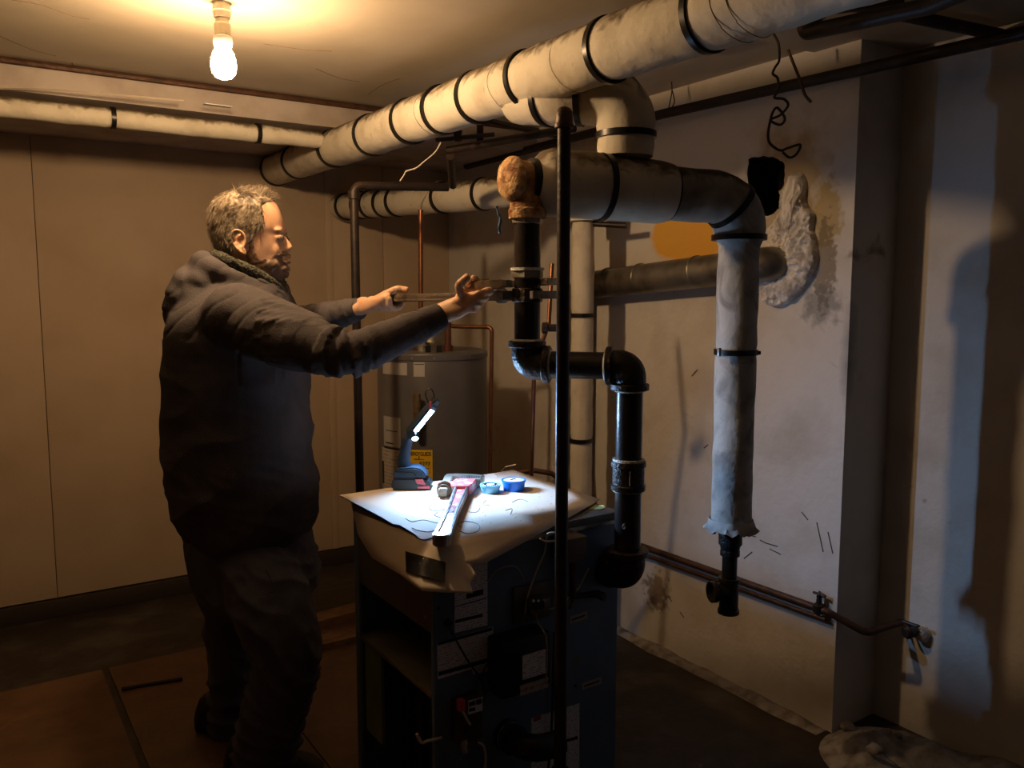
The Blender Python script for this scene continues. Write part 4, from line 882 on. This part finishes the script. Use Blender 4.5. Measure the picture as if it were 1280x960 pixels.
# shared limb lines
ARM_N = [(322,402,2.36,.070),(372,425,2.24,.058),(425,441,2.17,.047),(485,424,2.22,.040),(548,397,2.30,.027)]
ARM_F = [(318,398,2.70,.070),(348,405,2.84,.056),(384,404,2.84,.045),(420,393,2.74,.036),(448,386,2.66,.026)]
LEG_N = [(318,700,2.47,.085),(338,745,2.41,.085),(352,800,2.38,.066),(350,860,2.41,.058),(332,940,2.47,.048),(322,1000,2.49,.042)]
LEG_F = [(305,700,2.66,.085),(296,760,2.69,.085),(288,830,2.71,.066),(286,900,2.73,.055),(284,960,2.73,.046),(284,985,2.73,.042)]
HX = mc(308, 290)
b = B()
# skull and face
slices(b, [(241,292,322,.030),(244,283,333,.048),(250,274,341,.063),(258,267.5,347,.072),(267,264.5,351,.077),(277,263.5,354,.079),(286,264.5,355.6,.079),(293,266,354,.0775),(300,268,354.6,.076),(308,271,356,.074),(316,275,357.5,.071),(324,280,357.8,.067),(332,287,357.2,.062),(340,299,357.0,.055),(346,311,355,.045),(351,322,350,.030)], front=.13, seg=40, pw=2.15)
def el(u, v, dy, rx, ry, rz, rot=None): ball(b, mcs(u, v, dy, 1 if dy > 0 else -1), (rx, ry, rz), 20, 14, rot)
# nose
P_ = [(353.5,291,.006,.006),(357,298,.007,.007),(361,304,.009,.009),(363.6,308.5,.0105,.010)]
tube(b, catmull([mc(u-2.2, v) for u, v, a, c in P_], 3), [(.006+.0016*i/3*1.2, .006+.0014*i/3) for i in range(10)], 14)
el(361.6, 309.5, 0, .0115, .0115, .0095); el(358, 311.5, -.0115, .0095, .0065, .0075); el(358, 311.5, .0115, .0095, .0065, .0075); el(356, 305, 0, .012, .013, .016)
# brow, cheeks, lips, chin, jaw, neck muscles
for s in (-1, 1):
    el(349.3, 288.2, s*.025, .0110, .025, .0075); el(340, 314, s*.033, .022, .016, .028); el(334, 331, s*.040, .036, .014, .018)
    el(349.2, 297, s*.031, .0105, .0130, .0090); el(350.2, 295, s*.031, .0105, .0140, .0045)
el(357.5, 320.3, 0, .012, .022, .0045); el(357.8, 327.2, 0, .0115, .019, .0048); el(354, 336, 0, .018, .024, .014); el(352, 343, 0, .020, .024, .012); el(353, 318, 0, .015, .027, .010)
limb(b, [(297,318,YM,.056),(293,338,YM,.060),(287,358,YM,.066),(285,378,YM,.075)], 24, 3)
tube(b, [mc(305, 338), mc(322, 352), mc(330, 366)], [.045, .05, .055], 20)
# ears
for s in (-1, 1):
    c = mcs(303.5, 303, .079, s); Yo = V((0, s, 0))
    pr_ = [(.008,-.027),(.002,-.016),(.010,-.003),(.012,.010),(.008,.025),(-.002,.034),(-.014,.034),(-.023,.026),(-.026,.012),(-.023,-.004),(-.014,-.019),(-.003,-.031),(.006,-.034),(.009,-.028)]
    q = catmull([c+V((x-.10*z, 0, z))+Yo*(.008+.010*min(1, max(0, (-x+.012)/.03))) for x, z in pr_], 3); tube(b, q, .0040, 8)
    el2 = ball(b, c+V((-.008, s*.002, -.002)), (.017, .006, .028), 18, 12, Matrix.Rotation(-.12, 3, 'Y'))
    ball(b, c+V((.007, s*.007, -.003)), (.0045, .0045, .007), 10, 8); ball(b, c+V((.001, s*.009, -.029)), (.008, .0045, .0075), 12, 8)
    tube(b, catmull([c+V((-.001, s*.011, .020)), c+V((-.012, s*.013, .014)), c+V((-.014, s*.013, -.002)), c+V((-.005, s*.011, -.015))], 3), .0028, 8)
# body under the clothes
slices(b, [(372,272,318,.10),(385,250,345,.17),(410,240,352,.17),(470,236,352,.155),(540,236,355,.145),(600,240,358,.145),(660,252,362,.145),(700,266,366,.14)], seg=28)
limb(b, [(300,392,YM-.05,.06)]+[(u, v, Y, r) for u, v, Y, r in ARM_N], 18); limb(b, [(300,392,YM+.05,.06)]+ARM_F, 18)
limb(b, LEG_N, 18); limb(b, LEG_F, 18)
# hands gripping the wrench handles
def hand(wr, G, hd, back, flip, thumb_to):
    """wr wrist, G centre of the gripped bar, hd bar direction (thumb side forward), back: from bar towards the knuckles, flip: fingers wrap this way"""
    hd = V(hd).normalized(); bk = V(back); bk = (bk-hd*bk.dot(hd)).normalized(); dn = hd.cross(bk)*flip
    pt = lambda a, r, x: G+hd*x+(bk*cos(radians(a))+dn*sin(radians(a)))*r
    mp = [(x, pt(20+k*3, .036, x)) for k, x in enumerate((.034, .012, -.010, -.030))]
    for k, (x, m_) in enumerate(mp):
        L_ = (1, 1.06, 1, .88)[k]; rr = (.0098, .0100, .0096, .0086)[k]
        ch = [wr.lerp(m_, .55), m_, pt(62, .037, x+.001), pt(98, .034, x+.001), pt(142, .030, x), pt(180, .027, x-.001), pt(180+38*L_, .0255, x-.001)]
        ch = catmull(ch, 3); tube(b, ch+[ch[-1]+(ch[-1]-ch[-2])*.4], [rr*1.15]*4+[rr*1.08]*3+[rr]*(len(ch)-9)+[rr*.9, rr*.8, rr*.45], 10)
    # palm: from the wrist to the knuckle row
    c_ = (mp[0][1]+mp[3][1])/2; ax = (c_-wr).normalized(); sd = hd
    rings = []
    for t, wx, th in ((-.25,.026,.022),(0,.028,.021),(.3,.033,.019),(.6,.039,.0175),(.88,.042,.0150),(1.0,.040,.012)):
        cc = wr.lerp(c_, t); nn = ax.cross(sd).normalized(); s2 = nn.cross(ax).normalized(); s3 = s2.lerp(sd, max(0, t)).normalized()
        rings.append([b.verts.new(cc+s3*cos(2*pi*k/18)*wx+nn*sin(2*pi*k/18)*th) for k in range(18)])
    for i in range(len(rings)-1):
        for k in range(18): b.faces.new((rings[i][k], rings[i][(k+1) % 18], rings[i+1][(k+1) % 18], rings[i+1][k]))
    b.faces.new(rings[0][::-1]); b.faces.new(rings[-1])
    th_ = catmull([wr.lerp(c_, .15)+hd*.010, wr.lerp(c_, .45)+hd*.030-dn*.012]+thumb_to(pt), 4)
    tube(b, th_+[th_[-1]+(th_[-1]-th_[-2])*.5], [.0165]+[.0155]*3+[.0130]*3+[.0112]*(len(th_)-8)+[.0095, .005], 12)
    ball(b, wr.lerp(c_, .5)+hd*.016-dn*.008, (.022, .016, .016), 14, 10)
UJ = w2c(V((VX.x, VX.y, 0)))                                   # the riser both wrenches grip
zA, zB = zv(369), zv(353.5)
JA, JB = V((UJ.x, UJ.y, zA)), V((UJ.x, UJ.y, zB))
EA = mc(476, 373, 2.66); EA.z = mc(476, 373, 2.66).z; dA = (JA-EA).normalized(); LA = (JA-EA).length
EB = mc(577, 358, 2.305); dB = (JB-EB).normalized(); LB = (JB-EB).length
GA, GB = EA+dA*.040, EB+dB*.055
GB = mc(589, 366, 2.275); ra = V((.62, -.05, .70)).normalized(); bkB = V((.42, -.80, -.42))
hand(mc(549, 392, 2.285), GB, ra, bkB, 1 if (ra.cross(bkB-ra*ra.dot(bkB))).x*-.2-(ra.cross(bkB)).y*-1 > 0 else -1, lambda pt: [mc(573, 358, 2.25), mc(580, 350, 2.245), mc(586, 345, 2.25)])
hand(mc(447, 385, 2.67), GA, dA, V((-.45, -.65, .35)), 1 if (dA.cross(V((-.45, -.65, .35)))).z < 0 else -1, lambda pt: [pt(-35, .030, .045), pt(-65, .026, .062), pt(-90, .0245, .078)])
b = remesh(b, .0032, 3, .5)
hv_ = [v_ for v_ in b.verts if HX.z-.07 < v_.co.z and v_.co.x > mc(318, 300).x and abs(v_.co.y-YM) < .1]
for _ in range(5): bmesh.ops.smooth_vert(b, verts=hv_, factor=.5, use_axis_x=True, use_axis_y=True, use_axis_z=True)
# small shape edits: eye sockets, mouth line, nostrils, temples
for (u, v, dy, r, dx, dyy, dz) in [(355,296.5,.020,.010,-.006,0,0),(359,323.6,0,.0045,-.004,0,0),(359,323.6,.010,.0045,-.004,0,0),(358,323.8,.018,.0045,-.003,0,0),(345,283,.070,.022,0,-.004,0),(360,313,.006,.0035,-.001,0,.003),(338,318,.062,.02,0,-.004,0),(310,303,.082,.004,0,-.004,0),(353.6,291.5,0,.008,-.002,0,0)]:
    for s in ((-1, 1) if dy else (1,)):
        c = mcs(u, v, dy, s); dd = V((dx, dyy*s, dz))
        for v_ in b.verts:
            q = (v_.co-c).length_squared
            if q < 9*r*r: v_.co += dd*math.exp(-q/(r*r))
HEADV = [(v_.co.copy(), v_.normal.copy()) for v_ in b.verts if v_.co.z > HX.z-.17 and abs(v_.co.y-YM) < .1]
headf = [(sum((v_.co for v_ in f.verts), V())/len(f.verts), f.normal.copy(), f.calc_area()) for f in b.faces if f.calc_center_median().z > HX.z-.17]
root = mc(300, 980, YM); root = V((root.x, root.y, 0)); rw = c2w(root)
MAN = thing('person', 'greying bearded man in a dark hooded sweatshirt and trousers, pulling on two wrenches', 'person', rw)
mk('body', to_world(b), 'skin', MAN, ang=3)
for s in (-1, 1):
    e = B(); ball(e, mcs(350.2, 297.4, .031, s), .0118, 16, 12); mk('eye', to_world(e), 'eye', MAN)
# ---------------- hair, eyebrows, beard
hu = lambda c: 640+c.x/YM*1040*1.0+0; 
U0, Z0 = mc(308, 290).x, mc(308, 290).z
uu = lambda c: 308+(c.x-U0)*px; vv = lambda c: 290-(c.z-Z0)*px
def pj(c): return project(c2w(V((c.x, YM-abs(c.y-YM), c.z))))
def interp(T, x):
    for (a, fa), (c, fc) in zip(T, T[1:]):
        if x <= c: return fa+(fc-fa)*max(0, (x-a))/(c-a)
    return T[-1][1]
HL = [(236,346),(246,341),(252,335),(258,328),(264,327),(272,329),(279,331),(284,328),(289,322),(294,318.5),(302,317.5),(304,291),(318,291),(330,286),(340,280)]
def in_hair(c):
    u, v = pj(c); u += 4*noise.noise(c*60)
    if v > 338: return False
    if abs(c.y-YM) > .080 and 291 < u < 315 and 287 < v < 323: return False
    side = min(1, abs(c.y-YM)/.05); ex = 0 if v > 262 else (1-side)*3
    return u < interp(HL, v)+ex
def in_beard(c):
    u, v = pj(c); u += 3*noise.noise(c*60); v += 3*noise.noise(c*50)
    if u < 309 or v < 303: return False
    if u > 353 and abs(v-323.8) < 3.2 and abs(c.y-YM) < .022: return False
    if v < 314: return u < 316 and v > 300
    top = interp([(309,303),(314,308),(322,322),(335,323),(345,318),(352,314.5),(364,314.5)], u)
    if u > 358 and v < 316: return False
    return v > top and v < 354
def strands(name, region, N_, ln, wd, flow, m, lift=.35, curl=.3, bun=.0):
    F_ = [(c, n_, a) for c, n_, a in headf if region(c)]
    bb = B(); W_ = [a for _, _, a in F_]; tot = random.choices(F_, weights=W_, k=N_)
    for c, n_, a in tot:
        c = c+V((random.uniform(-1, 1), random.uniform(-1, 1), random.uniform(-1, 1)))*.0018
        L_ = ln(c)*random.uniform(.6, 1.25); w_ = wd*random.uniform(.7, 1.3)
        fl = flow(c)+V((noise.noise(c*38), noise.noise(c*38+V((7, 0, 0))), noise.noise(c*38+V((0, 9, 0)))))*curl*2.2+V((random.gauss(0, 1), random.gauss(0, 1), random.gauss(0, 1)))*curl*.35
        fl = (fl-n_*fl.dot(n_)).normalized(); d = (n_*lift*random.uniform(.4, 1.3)+fl).normalized(); sd = d.cross(n_).normalized()
        bend = V((random.gauss(0, 1), random.gauss(0, 1), random.gauss(0, 1)))*curl*.35
        p = c-n_*.002; K_ = 4; prev = None
        for k in range(K_+1):
            t = k/K_; ww = w_*(1-t*.85)
            nu = p+sd*ww; nv = p-sd*ww; nt_ = p+n_*ww*.9; cur = [bb.verts.new(nu), bb.verts.new(nt_), bb.verts.new(nv)]
            if prev:
                for i in range(3): bb.faces.new((prev[i], prev[(i+1) % 3], cur[(i+1) % 3], cur[i]))
            prev = cur; d = (d+(fl-n_*.12)*.28+bend*.4).normalized(); p = p+d*L_/K_
    return mk(name, to_world(bb), m, MAN, ang=3)
def cap(name, region, off, m):
    bb = B(); bb2 = bmesh.new(); src = bpy.data.objects['body'].data; o_ = WO[bpy.data.objects['body']]
    bb.from_mesh(src); 
    for v_ in bb.verts: v_.co = w2c(v_.co+o_)
    bb.normal_update()
    bmesh.ops.delete(bb, geom=[f for f in bb.faces if f.calc_center_median().z < HX.z-.17 or not region(f.calc_center_median())], context='FACES')
    bmesh.ops.delete(bb, geom=[v_ for v_ in bb.verts if not v_.link_faces], context='VERTS')
    left = set(bb.verts); isl = []
    while left:
        st = [left.pop()]; I_ = set(st)
        while st:
            for e in st.pop().link_edges:
                for w_ in e.verts:
                    if w_ in left: left.discard(w_); I_.add(w_); st.append(w_)
        isl.append(I_)
    isl.sort(key=len); bmesh.ops.delete(bb, geom=[v_ for I_ in isl[:-1] for v_ in I_], context='VERTS')
    for v_ in bb.verts:
        e_ = any(e.is_boundary for e in v_.link_edges)
        v_.co += v_.normal*((off*(.75+1.1*abs(noise.noise(v_.co*55))+.5*noise.noise(v_.co*25))) if not e_ else -.0008)
    return mk(name, to_world(bb), m, MAN, ang=3)
HR = cap('hair', in_hair, .0032, 'hair')
def flow_h(c):
    u, v = uu(c), vv(c)
    f = V((-.55, 0, -.55)) if u > 300 else V((-.2, 0, -1))
    if v < 256 and u > 296: f = V((.35, 0, .45))
    if v > 270 and u > 305: f = V((-.5, 0, -.8))
    return f
o_ = strands('hair_strands', in_hair, 6500, lambda c: .042 if (vv(c) < 252 and 302 < uu(c) < 338) else .024, .0010, flow_h, 'hair', 1.1, .5)
cap('beard', in_beard, .0022, 'beard')
strands('beard_hairs', in_beard, 2600, lambda c: .010 if vv(c) > 318 else .006, .0006, lambda c: V((.25, 0, -1)), 'beard', .6, .4)
def in_brow(c): return 343 < pj(c)[0] < 358 and abs(pj(c)[1]-288.6) < 2.1 and .008 < abs(c.y-YM) < .050
strands('eyebrow', in_brow, 420, lambda c: .009, .0004, lambda c: V((-.4, 0, .1)), 'beard', .4, .2)
# ---------------- sweatshirt
b = B()
slices(b, [(676,246,380,.185),(670,238,386,.195),(655,231,391,.21),(640,226,394.5,.218),(615,216,396,.225),(590,213,394,.225),(560,212,390,.225),(520,211.5,386,.225),(480,212,383,.228),(450,212.5,381,.23),(425,214,379,.235),(402,219,374,.232),(386,228,368,.215),(372,240,362,.18),(360,252,357,.14),(350,262,352,.11)], seg=44, pw=2.35)
SN = [(318,404,2.36,.098),(345,416,2.29,.092),(385,429,2.21,.078),(425,443,2.165,.0615),(455,437,2.18,.058),(485,425,2.21,.0525),(520,409,2.25,.044),(549,396,2.285,.036)]
SF = [(318,398,2.69,.095),(340,403,2.79,.080),(368,405,2.83,.066),(392,402,2.81,.058),(418,395,2.74,.050),(438,389,2.69,.040),(448,386,2.668,.034)]
limb(b, [(292,395,2.38,.10)]+SN, 24); limb(b, [(292,392,2.62,.10)]+SF, 24)
# hood: thick roll round the neck and a pouch hanging behind
ringp = [(356,374,0,.018),(348,368,-.058,.017),(330,357,-.092,.019),(305,346,-.106,.023),(280,336,-.096,.032),(262,330,-.05,.040),(256,331,0,.042),(262,330,.05,.040),(280,331,.092,.034),(305,338,.102,.027),(330,349,.088,.022),(348,362,.055,.019),(356,374,0,.018)]
P = catmull([mc(u, v, YM)+V((0, dy, 0)) for u, v, dy, r in ringp], 5); rr = [q.x for q in catmull([V((r, 0, 0)) for *_, r in ringp], 5)]
tube(b, P, [(r, r*1.05) for r in rr], 14)
for (u, v, dy, rx, ry, rz) in [(246,352,0,.062,.125,.052),(236,368,0,.055,.13,.058),(228,384,0,.042,.12,.052),(221,397,0,.026,.09,.030),(268,352,0,.07,.14,.05),(262,372,0,.07,.15,.06)]:
    ball(b, mc(u, v)+V((0, dy, 0)), (rx, ry, rz), 24, 16, Matrix.Rotation(.5, 3, 'Y'))
b = remesh(b, .0062, 4, .6)
hv_ = [v_ for v_ in b.verts if v_.co.z > mc(300, 410).z and v_.co.x < mc(318, 400).x]
for _ in range(14): bmesh.ops.smooth_vert(b, verts=hv_, factor=.6, use_axis_x=True, use_axis_y=True, use_axis_z=True)
b.normal_update()
SNp = catmull([mc(u, v, Y) for u, v, Y, r in SN], 8); D_ = [0]
for i in range(1, len(SNp)): D_.append(D_[-1]+(SNp[i]-SNp[i-1]).length)
SFp = catmull([mc(u, v, Y) for u, v, Y, r in SF], 8); DF_ = [0]
for i in range(1, len(SFp)): DF_.append(DF_[-1]+(SFp[i]-SFp[i-1]).length)
def near(P, D, c):
    k = min(range(0, len(P), 2), key=lambda i: (P[i]-c).length_squared); return D[k], (P[k]-c).length, P[k]
EL = D_[24]; TOT = D_[-1]
seam_c = mc(318, 410, 2.28)
for v_ in b.verts:
    c = v_.co.copy(); n_ = v_.normal.copy(); d = 0
    on_arm = c.x > mc(330, 400, 2.3).x and c.y < 2.42 and vv(c) < 480
    if on_arm:
        s, dist, q = near(SNp, D_, c)
        if dist < .13:
            ang = atan2(c.z-q.z, c.y-q.y); w1 = math.exp(-((s-EL)/.085)**2); w2 = math.exp(-((s-TOT+.05)/.06)**2)
            ph = s*150+1.6*sin(ang+.6)+3.2*noise.noise(c*9); f = (1-abs(sin(ph*.5)))**1.6
            d += (f-.35)*.020*w1*(.5+.5*cos(ang-1.2)**2)+(((1-abs(sin(s*120+2*noise.noise(c*14))))**1.5)-.35)*.0085*w2
            w3 = math.exp(-((s-.09)/.09)**2); f3 = noise.noise(V((s*6, ang*2.4+s*5, 3)))
            d += (abs(f3)**.7*-1+.25)*.018*w3
            # long folds running from armpit along the upper sleeve
            f4 = (1-abs(sin(ang*3.2+s*9)))**2; d += (f4-.3)*.009*math.exp(-((s-.15)/.1)**2)
    elif c.x > mc(345, 400).x and c.y > 2.58 and vv(c) < 425:
        s, dist, q = near(SFp, DF_, c); d += ((1-abs(sin(s*75+2*noise.noise(c*12))))**1.5-.35)*.006
    else:
        z = c.z; t = noise.noise(V((c.x*3+z*2.5, c.y*3, z*6-c.x*4)))
        d += (-abs(t)**.8+.22)*.022*(1 if vv(c) > 440 else .12 if vv(c) < 415 else .12+.88*(vv(c)-415)/25)
        t2 = noise.noise(V((c.x*8+z*9, c.y*6, z*17))); d += (-abs(t2)+.15)*.009*(1 if vv(c) > 560 else .45 if vv(c) > 430 else .1)
        if 655 < vv(c): d += .0025*sin(atan2(c.y-YM, c.x-mc(310, 660).x)*95)*.5
        if vv(c) < 420:                                         # hood drape folds
            t3 = (1-abs(sin((c.x*.8-c.z*1.0)*46+3*noise.noise(c*7))))**3; d += t3*-.003
    # armhole seam groove
    if c.y < 2.40:
        su = 318+(vv(c)-372)*-.05; 
        if 372 < vv(c) < 470 and abs(uu(c)*1.0-su) < 30:
            X_ = 640+1040*c.x/c.y; k = math.exp(-((X_-(330-34*math.sin(min(1, max(0, (vv(c)-372)/70))*1.4)))/2.2)**2); d -= .004*k
    v_.co += n_*d
b.normal_update()
SW = mk('sweatshirt', to_world(b), 'hoodie', MAN, ang=3)
# ribbed hem and cuffs
def ribbed(name, ctrs, nrib, m='hoodie', amp=.0012):
    bb = B(); rings = []
    for c, A_, B_ in ctrs:
        ring = []
        for k in range(nrib*2): t = pi*k/nrib; f = 1+(amp if k % 2 else -amp)/max(A_.length, .01); ring.append(bb.verts.new(c+(A_*cos(t)+B_*sin(t))*f))
        rings.append(ring)
    n_ = nrib*2
    for i in range(len(rings)-1):
        for k in range(n_): bb.faces.new((rings[i][k], rings[i][(k+1) % n_], rings[i+1][(k+1) % n_], rings[i+1][k]))
    return mk(name, to_world(bb), m, MAN, ang=3)
def cuff(S_, r0, r1):
    a, c = mc(*S_[-2][:3]), mc(*S_[-1][:3]); d = (c-a).normalized(); A_ = d.orthogonal().normalized(); B_ = d.cross(A_)
    L_ = [(c-d*.055, r0), (c-d*.03, r0*.98), (c+d*.002, r1), (c+d*.006, r1*.93), (c+d*.004, r1*.80), (c-d*.02, r1*.78)]
    return ribbed('cuff', [(q, A_*r, B_*r) for q, r in L_], 34)
cuff(SN, .0415, .0365); cuff(SF, .0385, .0340)
# fleece-lined collar standing inside the hood
FL = [(352,371,0),(346,362,-.045),(332,350,-.070),(312,340,-.080),(292,332,-.074),(278,328,-.050),(272,327,0),(278,328,.050),(292,332,.074),(312,340,.080),(332,350,.070),(346,362,.045),(352,371,0)]
bb = B(); P = catmull([mc(u, v-5, YM)+V((0, dy*1.10, .004)) for u, v, dy in FL], 6); tube(bb, P, [(.018, .016)]*len(P), 12)
bmesh.ops.subdivide_edges(bb, edges=bb.edges, cuts=1, use_grid_fill=True); bb.normal_update()
for v_ in bb.verts: v_.co += v_.normal*.0045*noise.noise(v_.co*150)
mk('fleece_collar', to_world(bb), 'fleece', MAN, ang=3)
bb = B(); P = catmull([mc(u, v, YM)+V((0, dy, 0)) for u, v, dy in [(356,383,-.012),(357,372,-.035),(349,361,-.065),(333,350,-.092)]], 5); tube(bb, P, [.010, .011]+[.010]*(len(P)-3)+[.005], 10); mk('collar_edge', to_world(bb), 'hoodie', MAN, ang=3)
# ---------------- trousers
b = B()
slices(b, [(640,248,374,.175),(662,238,383,.19),(690,238,392,.195),(715,246,398,.195),(740,254,394,.18),(758,262,380,.14)], seg=40, pw=2.3)
limb(b, [(318,700,2.46,.118),(332,740,2.41,.120),(350,785,2.37,.112),(358,825,2.36,.100),(350,865,2.38,.098),(338,905,2.41,.098),(328,950,2.44,.096),(324,1000,2.46,.092),(322,1022,2.46,.088)], 26)
limb(b, [(303,700,2.67,.118),(297,750,2.69,.108),(291,800,2.70,.092),(288,850,2.71,.078),(285,900,2.72,.070),(283,950,2.73,.068),(283,985,2.73,.070)], 24)
b = remesh(b, .0075, 3, .6); b.normal_update()
for v_ in b.verts:
    c = v_.co.copy(); v = vv(c); nearleg = c.y < 2.5
    w1 = math.exp(-((v-815)/45)**2); w0 = math.exp(-((v-715)/35)**2); w2 = math.exp(-((v-930)/50)**2)
    ph = c.z*42+c.x*(26 if nearleg else 10)+5.0*noise.noise(c*4.5); f = (1-abs(sin(ph)))**1.5
    d = (f-.33)*(.016*w1+.010*w0+.016*w2)+noise.noise(V((c.x*9, c.y*6, c.z*5)))*.010+(-abs(noise.noise(c*14))+.15)*.010
    v_.co += v_.normal*d
mk('trousers', to_world(b), 'pants', MAN, ang=3)
# pocket seam
for nm, ux, pts in (('pocket_seam', 0, [(322,744),(332,742),(343,739)]), ('pocket_seam', 0, [(332,712),(338,722),(343,738)])):
    bb = B(); tube(bb, catmull([mc(u, v, 2.28) for u, v in pts], 4), .0018, 5); mk(nm, to_world(bb), 'pants', MAN)
# ---------------- boots
for (u, Y, ang_) in ((322, 2.46, 0), (284, 2.73, .1)):
    c = mc(u, 1000, Y); c.z = 0; bb = B()
    for t, hw, z1_ in ((-.085,.030,.10),(-.05,.042,.13),(0,.045,.13),(.06,.046,.095),(.12,.050,.070),(.17,.045,.055),(.205,.026,.035)):
        pass
    rings = []
    for t, hw, z1_ in ((-.095,.022,.07),(-.075,.036,.12),(-.03,.043,.145),(.02,.045,.13),(.07,.047,.092),(.12,.050,.070),(.17,.046,.056),(.205,.028,.036)):
        rings.append([bb.verts.new(c+V((t, hw*cos(2*pi*k/18), .0055+z1_/2+z1_/2*max(-1, min(1, 1.15*sin(2*pi*k/18)))))) for k in range(18)])
    for i in range(len(rings)-1):
        for k in range(18): bb.faces.new((rings[i][k], rings[i][(k+1) % 18], rings[i+1][(k+1) % 18], rings[i+1][k]))
    bb.faces.new(rings[0][::-1]); bb.faces.new(rings[-1]); mk('boot', to_world(bb), 'shoe', MAN, ang=1)
# ---------------- the two wrenches in his hands
ydir = lambda d, s: c2w(V((-d.y, d.x, 0)))*s
wrench('pipe_wrench', 'long rusty pipe wrench in the far hand, gripping the riser below the union', c2w(EA), c2w(dA), ydir(dA, 1), LA, .090, 1.15, 'steel')
wrench('pipe_wrench', 'worn steel pipe wrench in the near hand, gripping the riser at the union nut', c2w(EB), c2w(dB), ydir(dB, 1), LB, .094, 1.0, 'steel')
